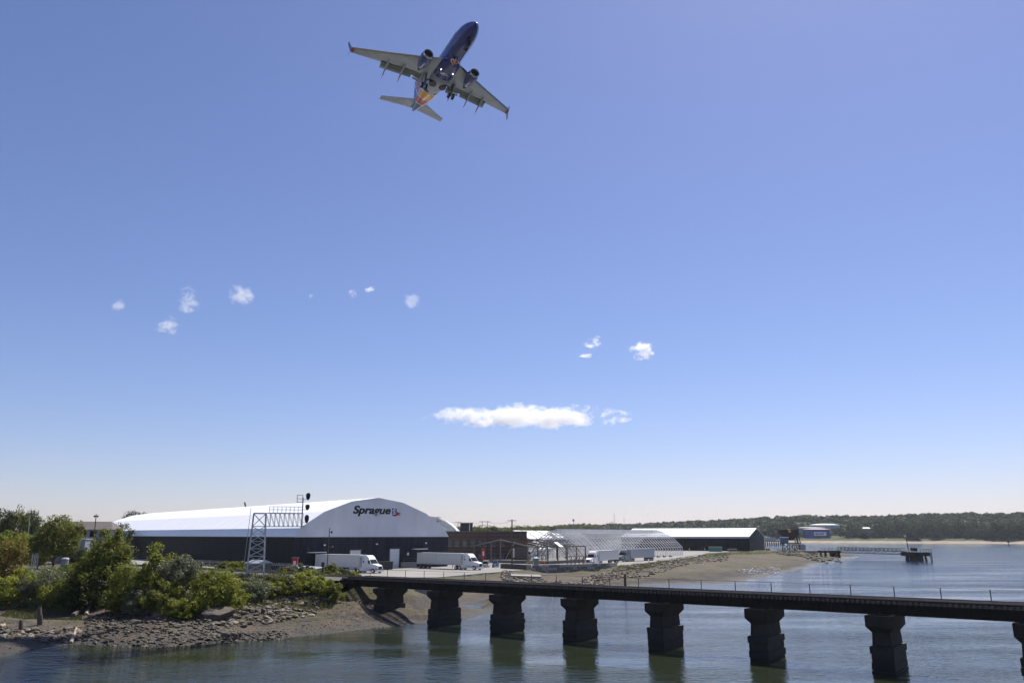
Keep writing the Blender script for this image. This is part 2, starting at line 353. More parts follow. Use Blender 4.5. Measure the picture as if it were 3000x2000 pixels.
def ground_mat():
    m, t, o = nodes('ground_soil'); N, L = t.nodes, t.links
    b = N.new('ShaderNodeBsdfPrincipled'); L.new(b.outputs[0], o.inputs[0]); b.inputs['Specular IOR Level'].default_value = .3
    g = N.new('ShaderNodeNewGeometry'); s = N.new('ShaderNodeSeparateXYZ'); L.new(g.outputs['Position'], s.inputs[0])
    def noise(sc, det=5, rough=.6):
        n = N.new('ShaderNodeTexNoise'); n.inputs['Scale'].default_value = sc; n.inputs['Detail'].default_value = det; n.inputs['Roughness'].default_value = rough
        L.new(g.outputs['Position'], n.inputs['Vector']); return n.outputs['Fac']
    def ramp(src, stops):
        r = N.new('ShaderNodeValToRGB'); L.new(src, r.inputs[0]); e = r.color_ramp.elements
        e[0].position, e[0].color = stops[0][0], (*stops[0][1], 1); e[1].position, e[1].color = stops[-1][0], (*stops[-1][1], 1)
        for p, c in stops[1:-1]: e.new(p).color = (*c, 1)
        return r.outputs[0]
    def rng(src, a, b_, c=0, d=1):
        r = N.new('ShaderNodeMapRange'); L.new(src, r.inputs[0]); r.inputs[1].default_value, r.inputs[2].default_value, r.inputs[3].default_value, r.inputs[4].default_value = a, b_, c, d
        return r.outputs[0]
    def mix(f, a, b_):
        x = N.new('ShaderNodeMix'); x.data_type = 'RGBA'; L.new(f, x.inputs[0]); L.new(a, x.inputs[6]); L.new(b_, x.inputs[7]); return x.outputs[2]
    def math_(op, a, b_):
        x = N.new('ShaderNodeMath'); x.operation = op
        for i, v in enumerate((a, b_)):
            if isinstance(v, (int, float)): x.inputs[i].default_value = v
            else: L.new(v, x.inputs[i])
        return x.outputs[0]
    zj = math_('ADD', s.outputs['Z'], rng(noise(.25, 5), 0, 1, -.6, .6))
    mud = ramp(noise(1.1, 8, .7), [(.3, (.055,.042,.029)), (.5, (.1,.079,.055)), (.7, (.14,.113,.08))])
    vor = N.new('ShaderNodeTexVoronoi'); vor.inputs['Scale'].default_value = 4.5; L.new(g.outputs['Position'], vor.inputs['Vector'])
    peb = ramp(vor.outputs['Color'], [(.15, (.03,.026,.022)), (.5, (.085,.072,.058)), (.85, (.2,.175,.145))])
    mud = mix(rng(noise(.22, 4), .45, .58, 0, .85), mud, peb)
    wet = ramp(noise(2.2, 6), [(.35, (.02,.018,.015)), (.65, (.045,.039,.031))])
    alg = ramp(noise(1.5), [(.3, (.05,.052,.018)), (.7, (.09,.088,.03))])
    soil = ramp(noise(.8, 6), [(.3, (.045,.047,.018)), (.5, (.075,.07,.032)), (.7, (.12,.1,.062))])
    sand = ramp(noise(.08, 6), [(.3, (.2,.16,.115)), (.7, (.3,.25,.185))])
    wood = ramp(noise(.02, 6), [(.3, (.03,.042,.016)), (.7, (.06,.075,.028))])
    weed = math_('MULTIPLY', rng(noise(.3, 7, .7), .52, .6, 0, .85), rng(zj, 1.9, 1.3))
    mud = mix(weed, mud, wet); mud = mix(rng(noise(.055, 5, .65), .45, .62, 0, .55), mud, wet)
    zw = math_('ADD', zj, rng(s.outputs['Y'], 130, 170, .35, -.05))
    base = mix(rng(zw, .35, .95), wet, mud)
    am = math_('MULTIPLY', rng(noise(.12, 3), .5, .62), math_('MULTIPLY', rng(zj, .9, 1.2), rng(zj, 2.2, 1.9)))
    base = mix(am, base, alg)
    base = mix(rng(zj, 2.3, 2.9), base, soil)
    far = mix(rng(zj, 2.6, 3.4), sand, wood)
    col = mix(rng(s.outputs['Y'], 850, 950), base, far)
    L.new(col, b.inputs['Base Color']); L.new(rng(zj, .1, .6, .6, .92), b.inputs['Roughness'])
    bp = N.new('ShaderNodeBump'); bp.inputs['Strength'].default_value = .9; bp.inputs['Distance'].default_value = .25
    L.new(noise(3.5, 8, .75), bp.inputs['Height']); L.new(bp.outputs[0], b.inputs['Normal'])
ground_mat(); me.materials.append(M['ground_soil'])
ground = bpy.data.objects.new('ground', me); COL.objects.link(ground); tag(ground, kind='structure')
# ---------------------------------------------------------------- water
def water_mat():
    m, t, o = nodes('water_surface'); N, L = t.nodes, t.links
    b = N.new('ShaderNodeBsdfPrincipled'); L.new(b.outputs[0], o.inputs[0])
    b.inputs['Base Color'].default_value = (.02,.026,.014,1); b.inputs['Roughness'].default_value = .04; b.inputs['IOR'].default_value = 1.37
    tc = N.new('ShaderNodeTexCoord')
    sp = N.new('ShaderNodeSeparateXYZ'); L.new(tc.outputs['Object'], sp.inputs[0]); yfar = N.new('ShaderNodeMapRange'); L.new(sp.outputs['Y'], yfar.inputs[0]); yfar.inputs[1].default_value = 85; yfar.inputs[2].default_value = 260
    mc = N.new('ShaderNodeMix'); mc.data_type = 'RGBA'; L.new(yfar.outputs[0], mc.inputs[0]); mc.inputs[6].default_value = (.02,.026,.013,1); mc.inputs[7].default_value = (.024,.045,.085,1); L.new(mc.outputs[2], b.inputs['Base Color'])   # murky olive near shore; blue of reflected sky painted into the far water
    def nz(sc, stretch, det):
        mp = N.new('ShaderNodeMapping'); mp.inputs['Scale'].default_value = stretch; mp.inputs['Rotation'].default_value = (0, 0, R(-14)); L.new(tc.outputs['Object'], mp.inputs[0])
        n = N.new('ShaderNodeTexNoise'); n.inputs['Scale'].default_value = sc; n.inputs['Detail'].default_value = det; n.inputs['Roughness'].default_value = .55
        L.new(mp.outputs[0], n.inputs['Vector']); return n.outputs['Fac']
    a, c, p = nz(1.5, (.55,1,1), 4), nz(.35, (.5,1,1), 3), nz(.028, (.6,2.8,1), 4)
    mu = N.new('ShaderNodeMath'); mu.operation = 'MULTIPLY_ADD'; L.new(c, mu.inputs[0]); mu.inputs[1].default_value = 1.6; L.new(a, mu.inputs[2])
    mr = N.new('ShaderNodeMapRange'); L.new(p, mr.inputs[0]); mr.inputs[1].default_value = .35; mr.inputs[2].default_value = .65; mr.inputs[3].default_value = .2; mr.inputs[4].default_value = 1.25
    bp = N.new('ShaderNodeBump'); bp.inputs['Distance'].default_value = .13; L.new(mu.outputs[0], bp.inputs['Height']); L.new(mr.outputs[0], bp.inputs['Strength'])
    L.new(bp.outputs[0], b.inputs['Normal'])
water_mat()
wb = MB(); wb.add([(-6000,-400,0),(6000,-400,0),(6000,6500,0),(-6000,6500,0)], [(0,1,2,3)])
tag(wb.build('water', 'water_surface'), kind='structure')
# ---------------------------------------------------------------- paved yard
def slab(name, poly, z0, z1, m):
    b = MB(); n = len(poly)
    b.add([(x, y, z0) for x, y in poly] + [(x, y, z1) for x, y in poly], [tuple(range(n, 2*n)), tuple(range(n-1,-1,-1))] + [(i, (i+1) % n, n + (i+1) % n, n + i) for i in range(n)])
    return b.build(name, m)
mat('asphalt_yard', (.22,.209,.192), .9, .24, .07, bump=.15, bscale=3)
tag(slab('yard', YARD, 2.2, YZ, 'asphalt_yard'), kind='structure')
# ---------------------------------------------------------------- clouds
def cloud(px0, px1, py0, py1, Y, dens, seed, thr=.0, flat=.0, label=''):
    a, c = at(px0, py1, Y), at(px1, py0, Y); ctr = (a + c) / 2
    hx, hz_ = (c.x - a.x) / 2 * 1.25, (c.z - a.z) / 2 * 1.35; hy = max(hz_ * 1.2, hx * .45)
    bm = bmesh.new(); bmesh.ops.create_icosphere(bm, subdivisions=3, radius=1.0); me = bpy.data.meshes.new('cloud')
    bmesh.ops.scale(bm, vec=(hx, hy, hz_), verts=bm.verts); bm.to_mesh(me); bm.free()
    m, t, o = nodes('cloud_vapour_%d' % seed); N, L = t.nodes, t.links
    tc = N.new('ShaderNodeTexCoord'); mp = N.new('ShaderNodeMapping'); L.new(tc.outputs['Object'], mp.inputs[0])
    mp.inputs['Scale'].default_value = (1 / hx, 1 / hy, 1 / hz_)
    vl = N.new('ShaderNodeVectorMath'); vl.operation = 'LENGTH'; L.new(mp.outputs[0], vl.inputs[0])
    m2 = N.new('ShaderNodeMapping'); L.new(tc.outputs['Object'], m2.inputs[0]); sc = 2.2 / hz_
    m2.inputs['Scale'].default_value = (sc * .8, sc * .8, sc); m2.inputs['Location'].default_value = (seed * 7.3, seed * 3.1, seed * 1.7)
    n = N.new('ShaderNodeTexNoise'); n.inputs['Scale'].default_value = 1.0; n.inputs['Detail'].default_value = 8; n.inputs['Roughness'].default_value = .7; n.inputs['Distortion'].default_value = .35
    L.new(m2.outputs[0], n.inputs['Vector'])
    def mth(op, p, q_=None, r=None):
        x = N.new('ShaderNodeMath'); x.operation = op
        for i, v in enumerate((p, q_, r)):
            if v is None: continue
            if isinstance(v, (int, float)): x.inputs[i].default_value = v
            else: L.new(v, x.inputs[i])
        return x.outputs[0]
    r2 = mth('MULTIPLY', vl.outputs['Value'], vl.outputs['Value'])
    f = mth('MULTIPLY_ADD', n.outputs['Fac'], 3.4, mth('MULTIPLY', r2, -1.3))
    m3 = N.new('ShaderNodeMapping'); L.new(tc.outputs['Object'], m3.inputs[0]); m3.inputs['Scale'].default_value = (sc * .22, sc * .22, sc * .5); m3.inputs['Location'].default_value = (seed * 2.7, seed * 5.1, seed * 4.3)
    n2 = N.new('ShaderNodeTexNoise'); n2.inputs['Scale'].default_value = 1.0; n2.inputs['Detail'].default_value = 2; L.new(m3.outputs[0], n2.inputs['Vector'])
    f = mth('ADD', f, mth('MULTIPLY_ADD', n2.outputs['Fac'], 3.0, -1.5))
    f = mth('SUBTRACT', f, 1.42 + thr)
    f = mth('MULTIPLY', mth('MINIMUM', mth('MAXIMUM', f, 0.0), .5), dens * .2 / hz_)
    v = N.new('ShaderNodeVolumePrincipled'); v.inputs['Color'].default_value = (.98,.98,.99,1); v.inputs['Anisotropy'].default_value = .35
    L.new(f, v.inputs['Density']); L.new(v.outputs[0], o.inputs['Volume'])
    me.materials.append(m); ob = bpy.data.objects.new('cloud', me); COL.objects.link(ob); ob.location = ctr
    tag(ob, label, 'cloud'); return ob
cloud(1285, 1800, 1194, 1249, 6000, 15, 1, -.3, label='long flat white cloud low over the wooded hills')
cloud(1752, 1796, 1205, 1230, 6000, 9, 2, -.02, label='faint scrap of cloud at the end of the long cloud')
cloud(1842, 1922, 1002, 1050, 4600, 24, 3, -.3, label='compact bright round cloud puff above the long cloud')
cloud(1708, 1772, 988, 1030, 4600, 22, 4, -.2, label='ragged white cloud beside the compact round puff')
cloud(1690, 1750, 1036, 1048, 4600, 14, 5, -.1, label='thin streak of cloud under the ragged cloud')
cloud(492, 588, 842, 912, 3500, 11, 6, -.1, label='ragged white cloud with a tail hanging down')
cloud(455, 545, 930, 988, 3500, 9, 7, -.08, label='loose pale cloud below the cloud with the tail')
cloud(672, 742, 828, 900, 3500, 9, 8, -.06, label='upright torn cloud between the ragged cloud and the wisps')
cloud(322, 374, 876, 912, 3500, 4, 9, .0, label='faint small cloud patch farthest from the aircraft')
cloud(1064, 1106, 838, 858, 3500, 8, 11, -.08, label='small flat wisp of cloud below the aircraft tail')
cloud(1178, 1234, 852, 902, 3500, 4, 12, .0, label='curled thin wisp of cloud below the aircraft')
cloud(1020, 1052, 850, 870, 3500, 5, 13, -.05, label='tiny slanted wisp of cloud beside the flat wisp')
cloud(900, 922, 862, 876, 3500, 4, 14, -.06, label='tiny lone wisp of cloud between torn cloud and wisps')
# ---------------------------------------------------------------- railway bridge
GR = 0.006                                                   # the deck climbs a little towards open water
def dz(s): return GR * (s - 20)
bridge = thing('rail_bridge', 'dark steel girder railway bridge on stone piers crossing the water', 'bridge', (BP.x, BP.y, 0), BROT)
def pier_s(i): return -1.35 + 11.17 * i + .033 * i * i
rnd = random.Random(4)
for i in range(-2, 8):
    s = pier_s(i); top = 4.72 + dz(s); g0 = -2.5
    b = MB()
    for k in range(7):                                       # rough stone courses, each a little in or out
        z0, z1 = g0 + (2.25 - g0) * k / 7, g0 + (2.25 - g0) * (k + 1) / 7 - .07
        j = rnd.uniform(-.02, .09); b.box(s - 1.9 - j, s + j, -j, 4.5 + j, z0, z1)
    b.box(s - 1.86, s - .04, 0.04, 4.46, g0 + .01, 2.2)
    if i > -2:
        b.v = [(x + rnd.uniform(-.03, .03), y + rnd.uniform(-.03, .03), z + rnd.uniform(-.015, .015)) for x, y, z in b.v]
        base = b.build('pier', 'pier_wet' if i >= 0 else 'pier_stone', bridge)
        c = MB().taper((s - 1.76, s - .14, .25, 4.25), 2.24, (s - 1.7, s - .2, .34, 4.16), 3.37); c.build('shaft', 'pier_stone', base)
        c = MB().taper((s - 1.7, s - .2, .34, 4.16), 3.35, (s - 2.1, s + .2, -.1, 4.6), 3.86)
        c.box(s - 2.11, s + .21, -.11, 4.61, 3.85, top - .1); c.box(s - 1.7, s - .2, 0.5, 4.0, top - .11, top + .01); c.build('cap', 'pier_stone', base)
for i in range(-3, 8):                                       # plate girders, one pair for each span
    s0, s1 = pier_s(i) - .95, pier_s(i + 1) - .95
    for y in (.62, 3.5):
        b = MB(); n = 8
        def pl(y0, y1, za, zb, sa=s0 + .03, sb=s1 - .03):
            b.add([(sa,y0,za+dz(sa)),(sb,y0,za+dz(sb)),(sb,y1,za+dz(sb)),(sa,y1,za+dz(sa)),(sa,y0,zb+dz(sa)),(sb,y0,zb+dz(sb)),(sb,y1,zb+dz(sb)),(sa,y1,zb+dz(sa))],
                [(3,2,1,0),(4,5,6,7),(0,1,5,4),(1,2,6,5),(2,3,7,6),(3,0,4,7)])
        pl(y + .1, y + .22, 4.76, 5.62); pl(y, y + .32, 4.7, 4.77); pl(y, y + .32, 5.6, 5.66)
        for k in range(n + 1):
            xs = s0 + .1 + (s1 - s0 - .2) * k / n; b.box(xs - .04, xs + .04, y + .02, y + .3, 4.76 + dz(xs), 5.61 + dz(xs))
        b.build('girder', 'girder_steel', bridge)
tm = MB().box(-.11, .11, .12, 4.4, 0, .24)
tie0 = None
for k in range(250):
    s = -22 + k * .45
    if s > 79.6: break
    if tie0 is None: tie0 = tm.build('tie', 'tie_wood', bridge); o = tie0
    else: o = sub(tie0, 'tie', tie0.data, bridge)
    o.location = (s, rnd.uniform(-.05, .05), 5.655 + dz(s)); o.rotation_euler = (0, 0, rnd.uniform(-.02, .02))
def long_bar(y0, y1, za, zb, name, m, sa=-30, sb=80, parent=bridge):
    b = MB(); b.add([(sa,y0,za+dz(sa)),(sb,y0,za+dz(sb)),(sb,y1,za+dz(sb)),(sa,y1,za+dz(sa)),(sa,y0,zb+dz(sa)),(sb,y0,zb+dz(sb)),(sb,y1,zb+dz(sb)),(sa,y1,zb+dz(sa))],
        [(3,2,1,0),(4,5,6,7),(0,1,5,4),(1,2,6,5),(2,3,7,6),(3,0,4,7)]); return b.build(name, m, parent)
for y in (1.5, 2.95): long_bar(y - .04, y + .04, 5.895, 6.07, 'rail', 'rail_steel')
for y in (1.8, 2.65): long_bar(y - .04, y + .04, 5.895, 6.03, 'guard_rail', 'rail_steel')
for y in (.42, 3.85): long_bar(y - .11, y + .11, 5.895, 6.08, 'guard_timber', 'timber_dark', -21)
long_bar(3.99, 4.4, 5.9, 5.96, 'walkway', 'timber_dark', -21)
for k in range(26):
    s = -20.5 + k * 3.97
    MB().tube((s, 4.32, 5.9 + dz(s)), (s, 4.32, 7.02 + dz(s)), .045, n=6).build('fence_post', 'steel_dark', bridge)
b = MB()
for s in range(-21, 80, 4): b.tube((s, 4.32, 7.0 + dz(s)), (min(s + 4, 79), 4.32, 7.0 + dz(min(s + 4, 79))), .022, n=5)
b.build('fence_wire', 'steel_dark', bridge)
# ---------------------------------------------------------------- railway on the embankment
track = thing('railway_track', 'straight railway track on the embankment leading onto the bridge', 'railway', (BP.x, BP.y, 0), BROT)
bal = MB(); bal.loft([[(s, -.2, 5.2), (s, .5, 5.6), (s, 4.4, 5.6), (s, 5.2, 5.2)] for s in (-215, -22.3)]); bal.build('ballast', 'ballast', track)
tm2 = MB().box(-.11, .11, 0.85, 3.6, 0, .2); t0 = None
for k in range(205):
    s = -23 - k * .6
    if t0 is None: t0 = tm2.build('tie', 'tie_wood', track); o = t0
    else: o = sub(t0, 'tie', t0.data, track)
    o.location = (s, rnd.uniform(-.04, .04), 5.52)
for y in (1.5, 2.95):
    MB().box(-215, -30.02, y - .04, y + .04, 5.72, 5.895 + dz(-30) * 0 - .02).build('rail', 'rail_steel', track)
# ---------------------------------------------------------------- signal gantry
gb = br(-42.5, -1.7); gz = hz(gb.x, gb.y) - .05
def gantry():
    ax = math.atan2(.36, .93)
    t = thing('signal_gantry', 'galvanised lattice signal tower with a cantilever arm beside the railway track', 'signal gantry', (gb.x, gb.y, gz), ax)
    H = 12 + (1565 - 1502) * gb.y / 2383 - gz; Hl = 12 + (1565 - 1541) * gb.y / 2383 - gz
    W0, W1 = 1.38, .98
    def c(sx, sy, z): w_ = W0 + (W1 - W0) * z / H; return Vector((sx * w_, sy * w_ * .8, z))
    for sx in (-1, 1):
        for sy in (-1, 1): MB().bar(c(sx, sy, 0), c(sx, sy, H), .17).build('leg', 'galvanised', t)
    lv = [.75 + (Hl - .75) * k / 6 for k in range(7)] + [H - .1]
    fs = [((-1,-1),(1,-1)), ((1,-1),(1,1)), ((1,1),(-1,1)), ((-1,1),(-1,-1))]
    for k in range(len(lv)):
        b = MB()
        for p, q in fs: b.bar(c(*p, lv[k]), c(*q, lv[k]), .08)
        b.build('ring', 'galvanised', t)
        if k + 1 < len(lv):
            for p, q in fs:
                MB().bar(c(*p, lv[k]), c(*q, lv[k+1]), .07).build('brace', 'galvanised', t)
                MB().bar(c(*q, lv[k]), c(*p, lv[k+1]), .07).build('brace', 'galvanised', t)
    b = MB(); x = -1.7
    for y in (-.25, .25): b.bar((x - .25, y, 0), (x + .2, y, H + .9), .05)
    for k in range(34): zz = .3 * k + .3; b.bar((x - .25 + .45 * zz / H, -.25, zz), (x - .25 + .45 * zz / H, .25, zz), .035)
    b.build('ladder', 'galvanised', t)
    A = 7.1; y = .75
    for sy in (-y, y):
        MB().bar((-.98, sy, H), (A, sy, H), .11).build('upper_chord', 'galvanised', t)
        MB().bar((-.98, sy, Hl), (A + .4, sy, Hl), .11).build('lower_chord', 'galvanised', t)
        n = 8
        for k in range(n + 1):
            xx = 1 + (A - 1) * k / n; MB().bar((xx, sy, Hl), (xx, sy, H), .065).build('post', 'galvanised', t)
            if k < n: MB().bar((xx, sy, H), (1 + (A - 1) * (k + 1) / n, sy, Hl), .06).build('diagonal', 'galvanised', t)
    b = MB()
    for k in range(10): xx = 1 + (A - 1) * k / 9; b.bar((xx, -y, Hl), (xx, y, Hl), .07); b.bar((xx, -y, H), (xx, y, H), .07)
    b.build('cross_ties', 'galvanised', t)
    MB().box(1.4, A, -.45, .45, H + .06, H + .1).build('walkway', 'steel_grey', t)
    b = MB(); r = H + 1.12
    for sy in (-.5, .5):
        for zz in (r, r - .5): b.bar((1.5, sy, zz), (A - .1, sy, zz), .045)
        for k in range(9): xx = 1.5 + (A - 1.6) * k / 8; b.bar((xx, sy, H + .05), (xx, sy, r), .04)
    b.build('handrail', 'galvanised', t)
    MB().tube((A - .1, 0, Hl - .2), (A - .1, 0, H + 2.7), .12, .1, n=8).build('mast', 'galvanised', t)
    b = MB()
    for sx in (-1.1, -.2):
        for sy in (-.4, .4): b.bar((A + sx, sy, H + 1.9), (A + sx, sy, H + 3.2), .05)
    for zz in (1.9, 2.5, 3.1): b.bar((A - 1.1, -.4, H + zz), (A - .2, -.4, H + zz), .05); b.bar((A - 1.1, .4, H + zz), (A - .2, .4, H + zz), .05)
    b.box(A - 1.15, A - .1, -.42, .42, H + 1.84, H + 1.9); b.build('service_cage', 'galvanised', t)
    for zc, hh in ((H + 3.0, .62), (H + 1.15, .5), (Hl + 1.35, .72)):
        xx = A + .72; n = 18
        ringf = lambda yy, sc: [(xx + .38 * sc * math.cos(a), yy, zc + hh * sc * math.sin(a) + .08 * math.cos(2 * a)) for a in [2 * math.pi * i / n for i in range(n)]]
        h = MB().loft([ringf(-.04, 1), ringf(.04, 1)]).build('signal_head', 'black_paint', t)
        for dz_ in ((-.32, 0, .32) if hh > .55 else (-.18, .18)):
            lz = zc + dz_
            MB().loft([[(xx + .13 * math.cos(a), yy, lz + .13 * math.sin(a)) for a in [2 * math.pi * i / 10 for i in range(10)]] for yy in (-.05, -.3)]).build('lamp_hood', 'black_paint', h)
        MB().bar((A - .1, 0, zc - hh), (xx, .06, zc - hh + .05), .08).build('bracket', 'galvanised', t)
    for sx in (-1, 1):
        for sy in (-1, 1): MB().box(sx * W0 - .35, sx * W0 + .35, sy * W0 * .8 - .35, sy * W0 * .8 + .35, -.5, .1).build('footing', 'concrete', t)
gantry()
def sign_post(name, label, cat, loc, h, w_, hh, face, group=None):
    t = thing(name, label, cat, loc); MB().tube((0, 0, -.3), (0, 0, h), .04).build('post', 'steel_grey', t)
    MB().box(-w_ / 2, w_ / 2, -.06, -.02, h - hh, h).build('panel', face, t); return t
p = br(-33.5, -2.2); ys = sign_post('track_sign', 'yellow square warning sign on a thin post by the track', 'sign', (p.x, p.y, hz(p.x, p.y)), 2.1, .62, .68, 'yellow_paint')
b = MB(); b.bar((-.12, -.065, 1.62), (.05, -.065, 1.98), .05, .01); b.bar((.05,-.065,1.98), (.14,-.065,1.62), .05, .01); b.bar((-.1,-.065,1.74),(.16,-.065,1.8),.05,.01); b.build('mark', 'black_paint', ys)
p = br(-36.5, 7.5); MBt = thing('relay_cabinet', 'slim dark grey trackside cabinet post behind the track', 'cabinet', (p.x, p.y, hz(p.x, p.y)))
MB().box(-.12, .12, -.12, .12, -.3, 2.3).build('post', 'steel_dark', MBt); MB().box(-.25, .25, -.2, .2, 1.5, 2.2).build('box', 'steel_dark', MBt)
# ---------------------------------------------------------------- text helper
def text_mesh(s, size, name, m, parent, loc, rot=(math.pi / 2, 0, 0), shear=0.0, bold=0.0, ext=.02, width=None, fat=0.0):
    cu = bpy.data.curves.new(name, 'FONT'); cu.body = s; cu.size = size; cu.shear = shear; cu.offset = bold; cu.extrude = ext
    ob = bpy.data.objects.new(name, cu); COL.objects.link(ob)
    me = bpy.data.meshes.new_from_object(ob.evaluated_get(bpy.context.evaluated_depsgraph_get())); bpy.data.objects.remove(ob)
    me.name = name; me.materials.clear(); me.materials.append(M[m])
    o = sub(parent, name, me, parent); o.location = loc; o.rotation_euler = rot
    if width:
        xs = [v.co.x for v in me.vertices]; k = width / (max(xs) - min(xs)); x0 = min(xs)
        for v in me.vertices: v.co.x = (v.co.x - x0) * k
    if fat:                                                     # heavier strokes: the same outline laid again a little aside
        V = [v.co.copy() for v in me.vertices]; P = [tuple(p.vertices) for p in me.polygons]; n = len(V); VV, PP = list(V), list(P)
        for k, (dx, dy) in enumerate(((fat, 0), (0, fat * .7), (fat, fat * .7), (fat * .5, fat * .35))):
            VV += [v + Vector((dx, dy, .003 * (k + 1))) for v in V]; PP += [tuple(i + n * (k + 1) for i in p) for p in P]
        me2 = bpy.data.meshes.new(name); me2.from_pydata(VV, [], PP); me2.materials.append(M[m]); o.data = me2
    return o
# ---------------------------------------------------------------- big fabric roofed warehouse
WM, WW, WL = Vector((-36.4, 212.6)), 23.6, 205.0
WANG = math.atan2(.65, .76)                                     # local x runs along the front gable, local y back along the ridge
EV, RG = 11.55 - YZ, 21.75 - YZ
wh = thing('storage_warehouse', 'huge warehouse with white faceted fabric roof over dark navy walls', 'warehouse', (WM.x, WM.y, YZ), WANG)
PROF = [(1, 0), (.952, .2), (.67, .61), (.34, .885), (0, 1)]
def wprof(off=0.0):
    h = [(WW * a, EV + (RG - EV) * c) for a, c in PROF]
    return h + [(-x, z) for x, z in h[-2::-1]]
def whx(px, py):
    """photo pixel on the front gable -> local (x, z)"""
    d = ray(px, py); g = Vector((math.cos(WANG), math.sin(WANG))); nrm = Vector((-g.y, g.x))
    t = (WM.dot(nrm)) / (d.x * nrm.x + d.y * nrm.y)
    q = Vector((d.x * t, d.y * t)); return (q - WM).dot(g), HCAM + d.z * t - YZ
MB().box(-WW + .1, WW - .1, .15, WL - .15, -.3, EV - .02).build('wall_core', 'black_siding', wh)
pr = wprof(); NB = 28
for k in range(NB):                                             # one membrane panel for each bay
    y0, y1 = WL * k / NB + (0 if k == 0 else .05), WL * (k + 1) / NB - .05
    b = MB(); n = len(pr)
    inner = [(x * .995, z - .12 if 0 < i < n - 1 else z) for i, (x, z) in enumerate(pr)]
    b.add([(x, y0, z) for x, z in pr] + [(x, y1, z) for x, z in pr] + [(x, y0, z) for x, z in inner] + [(x, y1, z) for x, z in inner],
        [(i, i + 1, n + i + 1, n + i) for i in range(n - 1)] + [(2*n + i, 3*n + i, 3*n + i + 1, 2*n + i + 1) for i in range(n - 1)] + [(i, 2*n + i, 2*n + i + 1, i + 1) for i in range(n - 1)] + [(n + i, n + i + 1, 3*n + i + 1, 3*n + i) for i in range(n - 1)])
    b.build('roof_panel', 'roof_white', wh)
    r_ = MB()
    if k:
        yy = WL * k / NB
        for i in range(n - 1): r_.bar((pr[i][0], yy, pr[i][1] - .03), (pr[i+1][0], yy, pr[i+1][1] - .03), .12, .08)
        r_.build('roof_rib', 'white_trim', wh)
lower = [(x * .985, z - .15) for x, z in pr]
MB().prism([(x, z) for x, z in lower], .3, WL - .3).build('roof_frame', 'steel_grey', wh)
gp_ = [(x * .997, z - .03) for x, z in pr]
half = len(gp_) // 2
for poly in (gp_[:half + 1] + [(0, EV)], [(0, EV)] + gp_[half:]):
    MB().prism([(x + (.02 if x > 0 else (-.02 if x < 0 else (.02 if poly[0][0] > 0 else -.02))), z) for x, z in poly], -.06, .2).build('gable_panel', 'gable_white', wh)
MB().box(-.07, .07, -.1, -.03, EV, RG - .1).build('gable_seam', 'white_trim', wh)
MB().box(-WW - .1, WW + .1, -.18, -.02, EV - .16, EV + .02).build('gable_sill', 'white_trim', wh)
for sx in (-1, 1): MB().box(sx * WW - .12, sx * WW + .12, -.02, WL, EV - .14, EV + .03).build('eave_gutter', 'white_trim', wh)
for k in range(44):                                             # front siding sheets
    x0 = -WW + 2 * WW * k / 44; MB().box(x0 + .012, x0 + 2 * WW / 44 - .012, -.05, .14, -.2, EV - .17).build('siding_sheet', 'navy_siding', wh)
for k in range(80):
    y0 = WL * k / 80
    MB().box(-WW - .04, -WW + .12, y0 + .03, y0 + WL / 80 - .03, -.2, EV - .15).build('siding_sheet', 'black_siding', wh)
def wdoor(px0, px1, py0, name='door'):
    x0, z1 = whx(px0, py0); x1, _ = whx(px1, py0)
    d = MB().box(x0, x1, -.12, -.03, 0, z1).build(name, 'white_paint', wh)
    for k in range(1, 6): MB().box(x0 + .05, x1 - .05, -.14, -.118, z1 * k / 6 - .02, z1 * k / 6 + .02).build('slat', 'trailer_grey', d)
    MB().box(x0 - .3, x1 + .3, -.5, -.04, z1 + .15, z1 + .5).build('door_canopy', 'steel_dark', wh)
    for xx in (x0 - .28, x1 + .05): MB().box(xx, xx + .2, -.16, -.04, 0, z1 + .1).build('door_frame', 'concrete_dark', wh)
wdoor(1026, 1056, 1611); wdoor(1143, 1169, 1607)
for px0, px1, py in ((899, 947, 1617), (1206, 1243, 1607)):
    x0, z = whx(px0, py); x1, _ = whx(px1, py)
    MB().box(x0, x1, -1.8, -.03, z - .12, z + .08).build('dock_canopy', 'white_trim', wh)
    for xx in (x0 + .15, x1 - .15): MB().bar((xx, -1.7, z), (xx, -.05, z + 1.1), .06).build('canopy_stay', 'steel_grey', wh)
for px, py in ((948, 1596), (1101, 1593), (1245, 1590)):
    x, z = whx(px, py); l = MB().tube((x, -.05, z), (x, -.5, z + .12), .05).build('wall_lamp', 'steel_grey', wh)
    MB().box(x - .22, x + .22, -.75, -.4, z - .14, z + .2).build('lamp_head', 'white_paint', l)
x, z = whx(1195, 1622); MB().box(x - .3, x + .3, -.09, -.045, z - .35, z + .4).build('wall_notice', 'white_paint', wh)
x0, z0 = whx(1033.5, 1503); x1, z1 = whx(1146.5, 1484)
text_mesh('Sprague', (z1 - z0) / .70, 'lettering', 'black_paint', wh, (x0, -.09, z0), shear=.22, bold=.06, ext=.012, width=x1 - x0 - .3, fat=.11)
fx0, fz1 = whx(1148.5, 1487.5); fx1, fz0 = whx(1161, 1511)
def plate(poly, name, m, y, parent=wh, th=.03): return MB().prism(poly, y - th, y).build(name, m, parent)
mat('flag_blue', (.02,.06,.2), .5, .05); mat('flag_red', (.5,.05,.03), .5, .05)
W_, H_ = fx1 - fx0, fz1 - fz0
